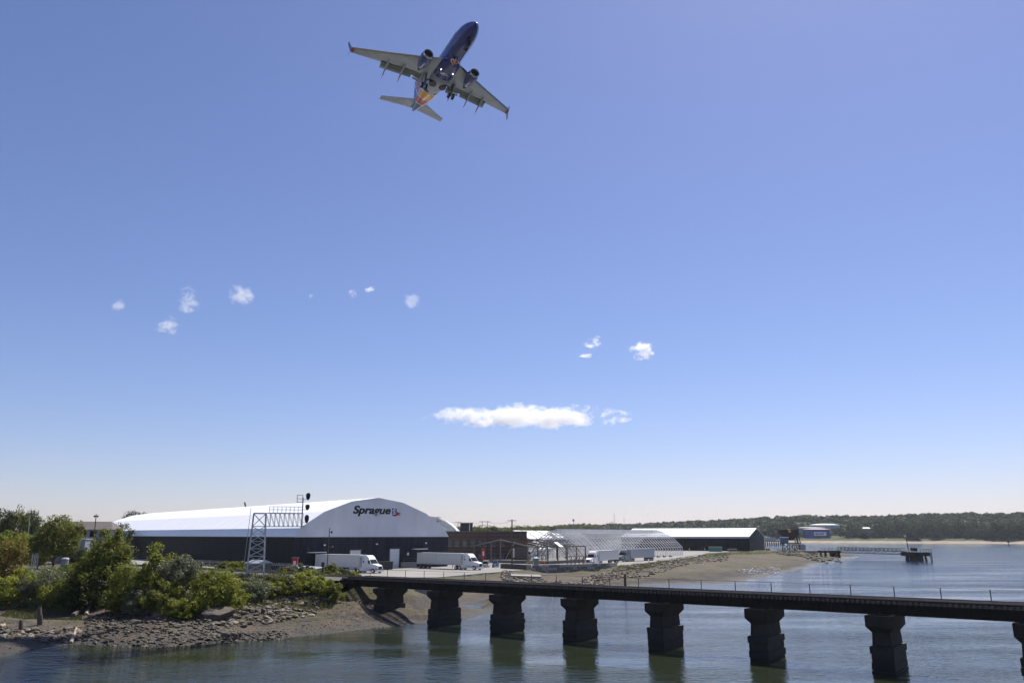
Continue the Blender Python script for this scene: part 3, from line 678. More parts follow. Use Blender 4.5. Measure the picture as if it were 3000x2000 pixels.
fl = plate([(fx0, fz1), (fx0 + W_ * .5, fz1 - H_ * .08), (fx1, fz1 - H_ * .05), (fx1, fz0 + H_ * .02), (fx0 + W_ * .5, fz0 - H_ * .02), (fx0 + .1 * W_, fz0 + H_ * .05)], 'flag_emblem', 'flag_blue', -.065)
px_, pz_ = fx1 + .02, fz0 + H_ * .02
plate([(px_, pz_ + H_ * .52), (px_ + W_ * .95, pz_ + H_ * .36), (px_ + W_ * .55, pz_ + H_ * .24), (px_ + W_ * .9, pz_ + H_ * .12), (px_, pz_ + H_ * .04)], 'pennant', 'flag_red', -.066, fl)
text_mesh('S', H_ * .95, 'letter', 'white_paint', fl, (fx0 + W_ * .18, -.1, fz0 + H_ * .2), bold=.04, ext=.012)
# roof vent stub seen over the ridge
at_r = (0, 92, RG); v = MB().tube((0, 92, RG - .2), (-.6, 92, RG + 1.6), .28, n=8).build('roof_vent', 'rust', wh)
# concrete dock walls beside the doors
dk = thing('dock_wall', 'low concrete loading dock wall by the tall white door', 'wall', (WM.x, WM.y, YZ), WANG)
xa, _ = whx(1172, 1650); xb, _ = whx(1212, 1650)
for k in range(4): MB().box(xa + (xb - xa) * k / 4 + .02, xa + (xb - xa) * (k + 1) / 4 - .02, -1.6, -.25, -.05, 1.5).build('block', 'concrete', dk)
b = MB(); b.tube((xa, -1.5, 1.5), (xa, -1.5, 2.5), .04); b.tube((xb, -1.5, 1.5), (xb, -1.5, 2.5), .04); b.tube((xa, -1.5, 2.45), (xb, -1.5, 2.45), .035); b.tube((xa, -1.5, 2.0), (xb, -1.5, 2.0), .03); b.build('railing', 'steel_grey', dk)
for k, px in enumerate((1141, 1171)):
    x, _ = whx(px, 1650); q = Vector((WM.x, WM.y)) + Vector((math.cos(WANG), math.sin(WANG))) * x + Vector((math.sin(WANG), -math.cos(WANG))) * 1.0
    o = MB().tube((0, 0, -.3), (0, 0, 1.25), .14, n=10).add([], []).build('bollard', 'yellow_paint'); o.location = (q.x, q.y, YZ)
    tag(o, ('yellow steel bollard on the dumpster side of the tall white door', 'yellow steel bollard on the dock wall side of the tall white door')[k], 'bollard', 'bollards at the warehouse door')
# ---------------------------------------------------------------- black shed with white roof
W2 = Vector((129.7, 432.0)); a2 = math.atan2(.22, -.975)         # long wall runs away to the left
w2 = thing('black_storage_shed', 'long black metal shed with white pitched roof at the tip of the pier', 'shed', (W2.x, W2.y, YZ), -.5)
L2, D2, E2, R2 = 74.0, 41.0, 10.9 - YZ, 15.4 - YZ               # local x < 0 runs left along the wall, y back
MB().box(-L2 + .1, -.1, .1, D2 - .1, -.3, E2).build('wall_core', 'black_siding', w2)
for k in range(34): MB().box(-L2 * (k + 1) / 34 + .03, -L2 * k / 34 - .03, -.04, .12, -.2, E2 - .03).build('siding_sheet', 'black_siding', w2)
gy_ = [(0, E2), (D2 * .5, R2), (D2, E2), (D2, -.2), (0, -.2)]
b = MB().loft([[(xx, y, z) for y, z in gy_] for xx in (-.12, .05)]); b.build('gable_wall', 'navy_siding', w2)
for s_ in (0, 1):
    y0, y1 = (-.5, D2 * .5) if s_ == 0 else (D2 + .5, D2 * .5)
    for k in range(15):
        xa, xb = -L2 * (k + 1) / 15 + .03, -L2 * k / 15 + (.35 if k == 0 else -.03)
        MB().loft([[(xx, y0, E2 - .14), (xx, y1, R2 + .02), (xx, y1, R2 + .2), (xx, y0, E2 + .06)] for xx in (xa, xb)]).build('roof_panel', 'roof_white', w2)
MB().box(-L2, .3, -.62, -.48, E2 - .9, E2 + .02).build('eave_fascia', 'trailer_grey', w2)
for y in (6.5, 26): MB().box(.05, .35, y - .5, y + .5, E2 - .2, E2 + 1.6).build('louvre', 'steel_grey', w2)
b = MB()
for k in range(9): b.bar((-6 - k * 3, -.3, 0), (-6 - k * 3, -.3, 1.1), .06)
b.bar((-6, -.3, 1.1), (-30, -.3, 1.1), .05); b.build('guard_rail', 'steel_grey', w2)
# ---------------------------------------------------------------- brick building
BB = at(1296, 1640, 262); bb = thing('brick_building', 'two storey flat roofed brown brick building behind the warehouse', 'building', (BB.x, BB.y, YZ), R(4))
BW, BH, BDp = 28.0, 12.9 - YZ, 16.0
win = []
for k, zx in enumerate((175, 305, 440, 575, 710, 800, 955, 1090)):
    wx0 = (at(1280 + zx * .17, 1600, 262).x - BB.x); win.append((wx0, wx0 + (1.45 if k not in (4, 5, 6) else 1.05), 5.15, 6.75)); win.append((wx0 + .1, wx0 + 1.3, 1.4, 2.9))
# brick courses: bands between the openings, each course a strip
ch = .6; nc = int(BH / ch)
mat('brick_b', (.115,.075,.055), .9, .3, 1.6, bump=.3, bscale=20)
MB().box(0, BW, .18, BDp, -.3, BH - .05).build('wall_core', 'mortar', bb)
for c_ in range(nc):
    z0, z1 = c_ * ch, (c_ + 1) * ch - .03
    xs = sorted([(w_[0] - .03, w_[1] + .03) for w_ in win if w_[2] < z1 - .05 and w_[3] > z0 + .05]); cur = 0
    b = MB()
    for a_, e_ in xs + [(BW, BW)]:
        if a_ > cur + .05: b.box(cur, a_, 0, .2, z0, z1)
        cur = max(cur, e_)
    if b.v: b.build('brick_course', 'brick' if c_ % 2 else 'brick_b', bb)
for a_, e_, z0, z1 in win:
    f = MB().box(a_, e_, .1, .19, z0, z1).build('window', 'steel_dark', bb)
    for i in range(2):
        for j in range(2):
            wi, hi = (e_ - a_ - .2) / 2, (z1 - z0 - .2) / 2
            MB().box(a_ + .07 + i * (wi + .06), a_ + .07 + i * (wi + .06) + wi, .06, .12, z0 + .07 + j * (hi + .06), z0 + .07 + j * (hi + .06) + hi).build('pane', 'glass_pale', f)
    MB().box(a_ - .1, e_ + .1, -.08, .18, z0 - .12, z0).build('sill', 'concrete', f)
MB().box(-.15, BW + .15, -.15, BDp, BH - .06, BH + .22).build('parapet', 'concrete_dark', bb)
MB().box(14.6, 14.8, -.12, .02, 0, BH).build('downpipe', 'steel_dark', bb)
x0, x1 = at(1352, 1545, 268).x - BB.x, at(1388, 1545, 268).x - BB.x
ph = MB().box(x0, x1, 4, 9, BH, at(1370, 1532, 268).z - YZ).build('penthouse', 'dark_cladding', bb)
MB().box(x0 - .2, x1 + .2, 3.8, 9.2, at(1370, 1532, 268).z - YZ, at(1370, 1532, 268).z - YZ + .25).build('penthouse_roof', 'trailer_grey', ph)
MB().box(x0 + 3.0, x0 + 3.25, 3.85, 4.0, BH, BH + 2.6).build('vent_pipe', 'white_trim', ph)
# ---------------------------------------------------------------- far fabric dome with green end
DM = at(1240, 1560, 345); dm = thing('fabric_dome', 'large white arched fabric hall behind the brick building', 'hall', (DM.x, DM.y, YZ), R(2))
def arch_hall(t, zt, Rr, dep, n, roof, end):
    arc = [(Rr * math.cos(a), 3 + (zt - 3) * math.sin(a) ** .9) for a in [math.pi * i / 16 for i in range(17)]]
    for k in range(n): MB().prism([(x, z) for x, z in arc] + [(x * .98, z - .2) for x, z in arc[::-1]], k * dep / n + .03, (k + 1) * dep / n - .03).build('roof_panel', roof, t)
    MB().prism([(x * .97, z - .25) for x, z in arc] + [(-Rr * .97, 0), (Rr * .97, 0)], .15, .4).build('end_wall', end, t)
    for sx in (-1, 1): MB().box(sx * Rr - .3, sx * Rr + .3, 0, dep, 0, 3).build('side_wall', 'concrete', t)
arch_hall(dm, at(1240, 1510, 345).z - YZ, 17.0, 40, 7, 'roof_white', 'trailer_white')
DG = at(1272, 1560, 300); dg = thing('green_hall', 'smaller dark green arched hall in front of the white one', 'hall', (DG.x, DG.y, YZ), R(3)); arch_hall(dg, at(1272, 1537, 300).z - YZ, 7.2, 20, 4, 'green_fabric', 'green_fabric')
# ---------------------------------------------------------------- left background buildings
p = at(262, 1600, 250); hs = thing('hip_roof_house', 'grey building with brown hip roof beyond the trees', 'building', (p.x - 11, p.y, 4), R(8))
zt, ze = at(262, 1526, 250).z - 4, at(262, 1549, 250).z - 4
MB().box(0, 16, 0, 10, -.5, ze).build('wall', 'grey_siding', hs)
MB().loft([[(-.8,-.8,ze-.1),(16.8,-.8,ze-.1),(16.8,10.8,ze-.1),(-.8,10.8,ze-.1)],[(1.2,4.8,zt),(14.4,4.8,zt),(14.4,5.2,zt),(1.2,5.2,zt)]]).build('roof', 'roof_tar', hs)
for k in range(5): MB().box(1 + k * 3, 3 + k * 3, -.08, .03, ze - 2.4, ze - .6).build('window', 'glass_dark', hs)
p = at(176, 1612, 205); s2 = thing('blue_grey_shed', 'blue grey metal shed with a small dark vent among the trees', 'shed', (p.x, p.y, at(176, 1612, 205).z - .2), R(5))
w_ = at(245, 1600, 205).x - p.x
MB().loft([[(0,0,0),(0,0,3.0),(0,5,3.0),(0,5,0)],[(w_,0,0),(w_,0,3.0),(w_,5,3.0),(w_,5,0)]]).build('wall', 'grey_siding', s2)
MB().box(-.2, w_ + .2, -.2, 5.2, 3.0, 3.15).build('roof', 'trailer_grey', s2); MB().box(w_ * .6, w_ * .6 + .6, -.05, .03, .7, 1.3).build('vent', 'steel_dark', s2)
p = at(189, 1650, 150); t = thing('small_tank', 'small white topped round tank among the bushes', 'tank', (p.x, p.y, p.z - 1.2))
MB().tube((0,0,-2),(0,0,2.0),.68,n=20).build('shell', 'grey_siding', t); MB().loft([[(r * math.cos(a), r * math.sin(a), z) for a in [2*math.pi*i/20 for i in range(20)]] for r, z in ((.72,2.0),(.66,2.18),(.35,2.3),(.03,2.34))]).build('lid', 'white_paint', t)
p = br(-58, 9); t = thing('track_shed', 'low grey hut with pale metal roof behind the track', 'hut', (p.x, p.y, hz(p.x, p.y)), BROT)
MB().box(-2, 2, -1.4, 1.4, -.5, 2.0).build('wall', 'concrete_dark', t); MB().loft([[(-2.2,-1.7,1.95),(2.2,-1.7,1.95),(2.2,1.7,1.95),(-2.2,1.7,1.95)],[(-2.2,-.1,2.5),(2.2,-.1,2.5),(2.2,.1,2.5),(-2.2,.1,2.5)]]).build('roof', 'galvanised', t)
p = br(-47, 11); t = thing('roof_sheet_shelter', 'long low shelter with pale blue grey sheet roof behind the gantry', 'shelter', (p.x, p.y, hz(p.x, p.y)), BROT + .1)
MB().loft([[(-4,-1.2,1.75),(4.5,-1.2,1.6),(4.5,1.2,1.95),(-4,1.2,2.05)],[(-4,-1.2,1.83),(4.5,-1.2,1.68),(4.5,1.2,2.03),(-4,1.2,2.13)]]).build('roof', 'galvanised', t)
for x in (-3.8, 0, 4.3):
    for y in (-1.1, 1.1): MB().bar((x, y, -.5), (x, y, 1.8), .1).build('post', 'steel_dark', t)
# ---------------------------------------------------------------- articulated trucks
def ringy(x, y0, y1, r, n=16, z=0.0): return [[(x + r * math.cos(a), y, z + r * math.sin(a)) for a in [2 * math.pi * i / n for i in range(n)]] for y in (y0, y1)]
WHEEL = MB().loft(ringy(0, -.15, .15, .5)).build('wheel', 'tyre'); RIM = MB().loft(ringy(0, -.165, .165, .28)).build('rim', 'chrome')
wheel_me, rim_me = WHEEL.data, RIM.data
for o in (WHEEL, RIM): bpy.data.objects.remove(o)
def wheel(parent, x, y, r=.5, w_=1.0):
    o = sub(parent, 'wheel', wheel_me, parent); o.location = (x, y, r); o.scale = (r / .5, w_, r / .5); k = sub(o, 'rim', rim_me, o); return o
def truck(front, rear, label, body='trailer_white', cab='white_paint', red=False):
    f, r_ = Vector(front), Vector(rear); d = (f - r_).normalized(); org = f - d * 5.9
    t = thing('semi_truck', label, 'truck', (org.x, org.y, YZ), math.atan2(d.y, d.x), 'articulated trucks in the yard')
    TL_ = 15.9
    tr = MB().box(-TL_, 0, -1.26, 1.26, 1.12, 4.05).build('trailer', body, t)
    n = 13
    pm = None
    for sy in (-1, 1):
        for k in range(n):
            x0 = -TL_ + .25 + (TL_ - .5) * k / n
            if pm is None: o = MB().box(0, (TL_ - .5) / n - .05, -.015, .015, 1.3, 3.9).build('side_panel', body, tr); pm = o.data
            else: o = sub(tr, 'side_panel', pm, tr)
            o.location = (x0 + .025, sy * 1.272, 0)
        MB().box(-TL_, 0, sy * 1.262 - .03, sy * 1.262 + .03, 1.1, 1.28).build('side_rail', 'trailer_grey', tr)
        MB().box(-TL_, 0, sy * 1.255 - .035, sy * 1.255 + .035, 3.92, 4.08).build('roof_rail', 'trailer_grey', tr)
    MB().box(-TL_ - .05, -TL_ + .02, -1.2, 1.2, 1.2, 3.95).build('rear_door', body, tr)
    MB().box(-.03, .05, -1.2, 1.2, 1.25, 3.95).build('nose_panel', 'trailer_grey', tr)
    for x in (-TL_ + 1.3, -TL_ + 2.6):
        for sy in (-1, 1): wheel(t, x, sy * 1.05, .5, 1.8)
    MB().box(-TL_ + .4, -TL_ + 3.6, -.9, .9, .6, 1.1).build('bogie', 'steel_dark', t)
    MB().box(-TL_ - .02, -TL_ + .1, -1.1, 1.1, .5, .62).build('rear_guard', 'steel_grey', t)
    for sy in (-1, 1): MB().bar((-3.3, sy * .7, .25), (-3.3, sy * .7, 1.12), .12).build('landing_leg', 'steel_light', t)
    # tractor
    MB().box(-2.4, 5.2, -.45, .45, .7, 1.0).build('chassis', 'steel_dark', t)
    for x in (-1.7, -.4):
        for sy in (-1, 1): wheel(t, x, sy * 1.0, .5, 1.9)
    for sy in (-1, 1): wheel(t, 4.55, sy * 1.05, .5, 1.1)
    prof = [(.75,.75),(.75,3.75),(1.3,4.02),(2.1,3.98),(2.75,3.62),(3.15,3.05),(3.9,2.1),(4.0,1.2),(3.9,.75)]
    wd = [1.22,1.05,1.0,1.0,1.08,1.16,1.2,1.22,1.22]
    b = MB(); m_ = len(prof)
    b.add([(x, -w_, z) for (x, z), w_ in zip(prof, wd)] + [(x, w_, z) for (x, z), w_ in zip(prof, wd)], [tuple(range(m_ - 1, -1, -1)), tuple(range(m_, 2*m_))] + [(i, (i+1) % m_, m_ + (i+1) % m_, m_ + i) for i in range(m_)])
    cb = b.build('cab', cab, t)
    hd = MB().loft([[(3.95,-1.15,1.1),(3.95,1.15,1.1),(3.95,1.02,2.08),(3.95,-1.02,2.08)],[(5.2,-1.1,1.0),(5.2,1.1,1.0),(5.2,.86,1.84),(5.2,-.86,1.84)],[(5.75,-.9,.95),(5.75,.9,.95),(5.75,.7,1.62),(5.75,-.7,1.62)]]).build('hood', cab, t)
    ws = [(3.12,-1.0,3.02),(3.12,1.0,3.02),(3.84,1.08,2.16),(3.84,-1.08,2.16)]
    off = Vector((.045, 0, .03)); MB().loft([[Vector(v) for v in ws], [Vector(v) + off for v in ws]]).build('windshield', 'glass_dark', cb)
    for sy in (-1, 1):
        y = sy * 1.205
        MB().prism([(2.75,2.2),(2.8,2.95),(3.05,2.95),(3.68,2.2)], min(y, y - sy * .06), max(y, y - sy * .06) + .012).build('side_window', 'glass_dark', cb)
        MB().prism([(1.1,2.35),(1.1,2.75),(1.45,2.75),(1.45,2.35)], y - .03, y + .03).build('bunk_window', 'glass_dark', cb)
        MB().prism([(.95,3.1),(1.35,3.5),(1.2,3.1)], sy * 1.15 - .03, sy * 1.15 + .03).build('fairing_vent', 'black_paint', cb)
        MB().box(5.1, 5.55, sy * .98 - .13, sy * .98 + .13, 1.12, 1.36).build('headlight', 'chrome', hd)
        MB().box(3.45, 3.65, sy * 1.42 - .1, sy * 1.42 + .1, 2.1, 2.8).build('mirror', 'black_paint', cb)
        MB().bar((3.5, sy * 1.15, 2.4), (3.5, sy * 1.4, 2.4), .05).build('mirror_arm', 'black_paint', cb)
        MB().box(-.9, 3.7, sy * 1.16 - .06, sy * 1.16 + .06, .4, 1.1).build('side_skirt', cab, t)
        MB().loft([[(4.55 + .62 * math.cos(a), yy, .5 + .64 * math.sin(a)) for a in [math.pi * i / 8 for i in range(9)]] for yy in (sy * 1.0 - .2, sy * 1.0 + .22)], cap=False).build('fender', cab, hd)
    MB().box(5.74, 5.8, -.55, .55, .85, 1.55).build('grille', 'black_paint', hd)
    MB().box(5.3, 5.9, -1.15, 1.15, .35, .8).build('bumper', 'steel_grey' if cab != 'white_paint' else 'white_paint', t)
    if red: MB().add([(3.05,-.98,3.12),(3.05,.98,3.12),(3.2,.98,2.95),(3.2,-.98,2.95),(3.1,-.98,3.16),(3.1,.98,3.16),(3.26,.98,2.98),(3.26,-.98,2.98)], [(3,2,1,0),(4,5,6,7),(0,1,5,4),(1,2,6,5),(2,3,7,6),(3,0,4,7)]).build('sun_visor', 'red_paint', cb)
    return t
truck((-30.9, 187.4), (-49.6, 200.9), 'white semi truck behind the bushes, trailer backed to the warehouse corner dock')
truck((-7.9, 203.8), (-26.6, 218.4), 'white semi truck and trailer backed to the dock beside the tall white door')
truck((22.4, 235.2), (33.6, 255.2), 'white semi truck with red sun visor parked by the block wall', red=True)
truck((35.4, 263.9), (50.2, 281.8), 'grey semi truck with long pale grey trailer parked behind the red visored truck', 'trailer_grey', 'truck_grey')
# ---------------------------------------------------------------- cars
def car(loc, rz, label, paint, suv):
    t = thing('parked_car', label, 'car', loc, rz, 'cars parked by the steel frame')
    h, L_, w_ = (1.72, 4.6, .92) if suv else (1.48, 4.2, .87)
    def ring(x, zb, zt, w0, w1): return [(x, -w0, zb), (x, w0, zb), (x, w0, zb + .45), (x, w1, zt), (x, -w1, zt), (x, -w0, zb + .45)]
    b = MB().loft([ring(-L_/2, .4, .85, w_*.86, w_*.8), ring(-L_/2+.2, .25, .98, w_, w_*.93), ring(0, .22, 1.0, w_, w_*.95), ring(L_/2-.9, .25, .95, w_, w_*.92), ring(L_/2, .35, .7, w_*.84, w_*.7)])
    body = b.build('body', paint, t)
    x0, x1, x2, x3 = (-L_/2+.1, -L_/2+.5, .45, 1.25) if suv else (-L_/2+.25, -L_/2+1.0, .3, 1.1)
    MB().loft([[(x0,-w_*.92,.95),(x0,w_*.92,.95),(x1,w_*.72,h),(x1,-w_*.72,h)],[(x3,-w_*.92,.95),(x3,w_*.92,.95),(x2,w_*.72,h),(x2,-w_*.72,h)]]).build('cabin', 'glass_dark', t)
    MB().box(x1 - .05, x2 + .05, -w_*.74, w_*.74, h - .03, h + .04).build('roof', paint, t)
    for sy in (-1, 1):
        MB().bar((x0, sy*w_*.9, .98), (x1, sy*w_*.72, h), .09).build('pillar', paint, t); MB().bar((x3, sy*w_*.9, .98), (x2, sy*w_*.72, h), .08).build('pillar', paint, t)
        MB().box(-L_/2 - .02, -L_/2 + .1, sy*.66 - .14, sy*.66 + .14, .72, .92).build('tail_light', 'red_paint', t)
        MB().box(x2 + .3, x2 + .5, sy*w_*1.05 - .08, sy*w_*1.05 + .08, .98, 1.12).build('mirror', paint, t)
        for x in (-L_/2 + .85, L_/2 - .85): wheel(t, x, sy * (w_ - .1), .34, .8)
    MB().box(-L_/2 - .06, -L_/2 + .1, -w_*.84, w_*.84, .32, .55).build('bumper', 'steel_dark', t)
    MB().box(-L_/2 - .03, -L_/2 + .05, -.26, .26, .62, .76).build('number_plate', 'white_trim', t)
p = gp(1424, 1661, YZ); car((p.x, p.y + 2, YZ), R(84), 'white suv parked beside the small blue car', 'white_paint', True)
p = gp(1452, 1661, YZ); car((p.x, p.y + 2, YZ), R(86), 'small blue hatchback car beside the white suv', 'blue_car', False)
for k, (zx, zy, lab) in enumerate(((735, 685, 'white van seen through the steel frame'), (980, 760, 'silver car with raised hood behind the steel frame'))):
    p = gp(1480 + zx * .102, 1540 + (840 + 20 * k) * .102, YZ); car((p.x, p.y, YZ), R(190), ('white hatchback parked beyond the steel frame', 'second pale hatchback parked beyond the steel frame, by the pallets')[k], ('white_paint', 'trailer_grey')[k], True)
# ---------------------------------------------------------------- yard things
def crate_box(name, label, cat, loc, rz, sx, sy, sz, m, lid=None, ribs=0):
    t = thing(name, label, cat, loc, rz)
    MB().taper((-sx/2+.08, sx/2-.08, -sy/2+.08, sy/2-.08), 0, (-sx/2, sx/2, -sy/2, sy/2), sz).build('body', m, t)
    if lid: MB().box(-sx/2-.05, sx/2+.05, -sy/2-.05, sy/2+.05, sz, sz + .12).build('lid', lid, t)
    for k in range(ribs): x = -sx/2 + sx * (k + .5) / ribs; MB().box(x - .05, x + .05, -sy/2 - .07, sy/2 + .07, .1, sz - .02).build('rib', m, t)
    return t
p = gp(1121, 1668, YZ); crate_box('dumpster', 'black metal dumpster beside the tall white warehouse door', 'dumpster', (p.x, p.y + 1, YZ), WANG, 4.6, 2.0, 1.9, 'steel_dark', 'black_paint', 5)
def kiosk(px, py, z, label, h=2.6, w_=1.3, m='red_paint', Y=None):
    p = gp(px, py, z) if Y is None else at(px, py, Y); t = thing('red_cabinet', label, 'cabinet', (p.x, p.y, p.z))
    MB().box(-w_/2, w_/2, -.4, .4, -.3, h).build('body', m, t); MB().box(-w_/2 - .2, w_/2 + .2, -.55, .55, h, h + .12).build('canopy', 'steel_grey', t)
    MB().box(-w_*.22, w_*.22, -.43, -.395, h * .35, h * .75).build('notice', 'white_trim', t); MB().box(-w_*.4, w_*.4, -.42, -.395, .2, h * .3).build('door', m, t); return t
kiosk(863, 1668, 0, 'red cabinet with white notice against the dark long warehouse wall', 2.6, 1.15, Y=182)
kiosk(1416, 1638, 3.4, 'tall narrow red cabinet inside the steel frame shed', 3.4, 1.1, Y=258)
p = gp(1711, 1650, YZ); t = thing('fuel_pump', 'slim orange red pump post beside the red visored truck', 'pump', (p.x, p.y, YZ)); MB().taper((-.35,.35,-.3,.3), 0, (-.28,.28,-.24,.24), 2.1).build('body', 'orange_paint', t); MB().box(-.3,.3,-.33,-.29,1.2,1.7).build('panel', 'white_trim', t)
def lamp_pole(px_base, px_top, py_top, Y, base_z, label, heads, cat='lamp post', r=.13, m='piling_wood', name='flood_light_pole', group=None):
    b0 = at(px_base, 1600, Y); t = thing(name, label, cat, (b0.x, Y, base_z), 0, group); tp = at(px_top, py_top, Y) - Vector((b0.x, Y, base_z))
    MB().tube((0,0,-.5), tp, r, r * .7, n=8).build('pole', m, t)
    for px, py in heads:
        q = at(px, py, Y) - Vector((b0.x, Y, base_z)); k = q.z / tp.z; c = tp * k
        a = MB().bar((c.x, c.y, c.z), q, .06).build('arm', 'steel_grey', t); MB().tube(q + Vector((0, -.25, -.1)), q + Vector((0, .2, .1)), .26, .16, n=10).build('lamp', 'steel_dark', a)
    return t
lamp_pole(961, 966, 1546, 183, YZ, 'leaning wooden pole with flood lamps beside the trailer behind bushes', ((972, 1557), (974, 1602)))
p = gp(1571, 1657, YZ); t = thing('portable_toilet', 'teal portable toilet with white domed roof by the barriers', 'portable toilet', (p.x, p.y + .7, YZ), R(20))
MB().taper((-.6,.6,-.6,.6), 0, (-.56,.56,-.56,.56), 2.05).build('cabin', 'teal_plastic', t); MB().loft([[(-.62*k,-.62*k,z),(.62*k,-.62*k,z),(.62*k,.62*k,z),(-.62*k,.62*k,z)] for k, z in ((1,2.05),(.98,2.2),(.75,2.36),(.3,2.42))]).build('roof', 'white_paint', t)
MB().box(-.42,.42,-.63,-.57,.15,1.95).build('door', 'teal_plastic', t); MB().tube((.4,.4,2.2),(.4,.4,2.7),.06).build('vent_pipe','white_trim',t)
for k, (px, m, lab) in enumerate(((1553, 'tan_wood', 'tan wooden sawhorse barrier beside the portable toilet'), (1587, 'orange_paint', 'red wooden sawhorse barrier on the road side of the portable toilet'))):
    p = gp(px, 1658, YZ); t = thing('sawhorse', lab, 'barrier', (p.x, p.y, YZ), R(15), 'sawhorse barriers by the portable toilet')
    for x in (-.9, .9):
        for s_ in (-1, 1): MB().bar((x, s_ * .7, 0), (x, 0, 1.25), .12).build('leg', m, t)
    MB().bar((-1.1, 0, 1.2), (1.1, 0, 1.2), .14, .22).build('beam', m, t)
# loading platform + steel frame shed
S0 = at(1388, 1640, 262); S1 = at(1548, 1640, 249); sd = (S1 - S0); sa = math.atan2(sd.y, sd.x); sw = sd.xy.length
sh = thing('steel_frame_shed', 'bare rusting steel portal frame of a shed on a concrete platform', 'frame shed', (S0.x, S0.y, YZ), sa)
PZ = .9
MB().box(-1, sw + 8, -.6, 24, -.2, PZ).build('platform', 'concrete_dark', sh)
eh, rh = at(1388, 1598, 262).z - YZ, at(1465, 1580, 256).z - YZ
for k in range(5):
    y = k * 5.6; m = 'steel_grey' if k == 0 else 'rust'
    for x in (.2, sw * .33, sw * .5, sw - .2):
        zt = eh + (rh - eh) * (1 - abs(x - sw / 2) / (sw / 2))
        if k == 0 or x in (.2, sw - .2): MB().box(x - .16, x + .16, y - .16, y + .16, PZ, zt - .1).build('column', m, sh)
    for s_ in (0, 1): MB().bar((0 if s_ == 0 else sw, y, eh), (sw / 2, y, rh), .2, .34).build('rafter', m, sh)
    MB().bar((sw, y, eh - .1), (sw + 7.5, y, eh - .2), .2, .3).build('lean_to_beam', m, sh); MB().box(sw + 7.2, sw + 7.5, y - .14, y + .14, PZ, eh - .2).build('column', m, sh)
for k in range(7):
    for s_ in (0, 1):
        f = k / 6.5; x = sw / 2 * f if s_ == 0 else sw - sw / 2 * f
        MB().bar((x, 0, eh + (rh - eh) * f + .2), (x, 22.4, eh + (rh - eh) * f + .2), .1, .16).build('purlin', 'rust', sh)
for x, y in ((sw * .42, 5), (sw * .2, 9)): MB().bar((x, y, PZ), (x + 4, y, rh - .6), .08).build('brace', 'steel_light', sh)
MB().box(sw * .76, sw * .99, -.1, .1, PZ + .1, PZ + 4.1).build('shutter_wall', 'dark_cladding', sh)
for k in range(12): MB().box(sw * .77, sw * .98, -.16, -.098, PZ + .3 + k * .3, PZ + .5 + k * .3).build('slat', 'roof_tar', sh)
q = Vector((S0.x, S0.y)) + Vector((math.cos(sa), math.sin(sa))) * sw * .6 + Vector((-math.sin(sa), math.cos(sa))) * 9
t = thing('box_van', 'white box van standing inside the steel frame shed', 'van', (q.x, q.y, YZ + PZ), sa + 1.2)
MB().box(-3, 1.4, -1.15, 1.15, .6, 3.5).build('cargo_box', 'white_paint', t); MB().loft([[(1.45,-1.05,.5),(1.45,1.05,.5),(1.45,.98,2.6),(1.45,-.98,2.6)],[(2.5,-1.05,.5),(2.5,1.05,.5),(2.3,.9,2.5),(2.3,-.9,2.5)],[(3.4,-1,.5),(3.4,1,.5),(3.3,.9,1.4),(3.3,-.9,1.4)]]).build('cab', 'white_paint', t)
for x in (-2, 2.5):
    for s_ in (-1, 1): wheel(t, x, s_, .42, .9)
MB().prism([(1.6,1.6),(1.6,2.4),(2.3,2.4),(2.7,1.6)], -1.1, 1.1).build('window', 'glass_dark', t)
# hoop frame halls: long open skeletons
def hoop_hall(label, base, ang, L_, half, n, zt, sheet, m='steel_light', tilt=1.0):
    t = thing('hoop_frame', label, 'frame', (base.x, base.y, YZ), ang)          # local x along the ridge, near eave at y = 0
    pts = [(0, 0), (0, zt * .32), (half * .36, zt * .7), (half * .68, zt * .9), (half, zt)]; pts += [(2 * half - y, z) for y, z in pts[-2::-1]]
    tr = [(y + (half - y) * .06, z - .62) for y, z in pts]
    for k in range(n):
        x = L_ * k / (n - 1); b = MB()
        for i in range(len(pts) - 1):
            b.bar((x, *pts[i]), (x, *pts[i+1]), .2); b.bar((x, *tr[i]), (x, *tr[i+1]), .1)
            y0, z0 = pts[i]; y1, z1 = pts[i+1]; c, e = tr[i], tr[i+1]
            for j in range(3):
                f, g = j / 3, (j + .5) / 3; b.bar((x, y0 + (y1-y0)*f, z0 + (z1-z0)*f), (x, c[0] + (e[0]-c[0])*g, c[1] + (e[1]-c[1])*g), .05)
        b.build('hoop', m, t)
    for i in range(1, len(pts) - 1):
        for j in range(2):
            f = j / 2; y, z = pts[i][0] + (pts[i+1][0]-pts[i][0])*f, pts[i][1] + (pts[i+1][1]-pts[i][1])*f
            MB().bar((-.1, y, z + .1), (L_ + .1, y, z + .1), .17).build('purlin', m, t)
    for zz in (.4, zt * .2): MB().bar((0, 0, zz), (L_, 0, zz), .07).build('purlin', m, t)
    for f in sheet:
        x0, x1 = L_ * f[0], L_ * f[1]
        for i in f[2]: MB().loft([[(x, *pts[i]), (x, *pts[i+1]), (x, pts[i+1][0], pts[i+1][1] + .16), (x, pts[i][0], pts[i][1] + .16)] for x in (x0, x1)]).build('fabric_sheet', 'roof_white', t)
    return t
A0, A1 = gp(1716, 1642, YZ), gp(2000, 1626, YZ); dA = (A1 - A0); aA = math.atan2(dA.y, dA.x)
ridge = at(1945, 1553, 352).z - YZ
hoop_hall('long bare skeleton of arched steel trusses in front of the black shed', A0, aA, dA.length, 11.5, 34, ridge, [])
B0 = gp(1600, 1640, YZ) + Vector((-2, 14, 0))
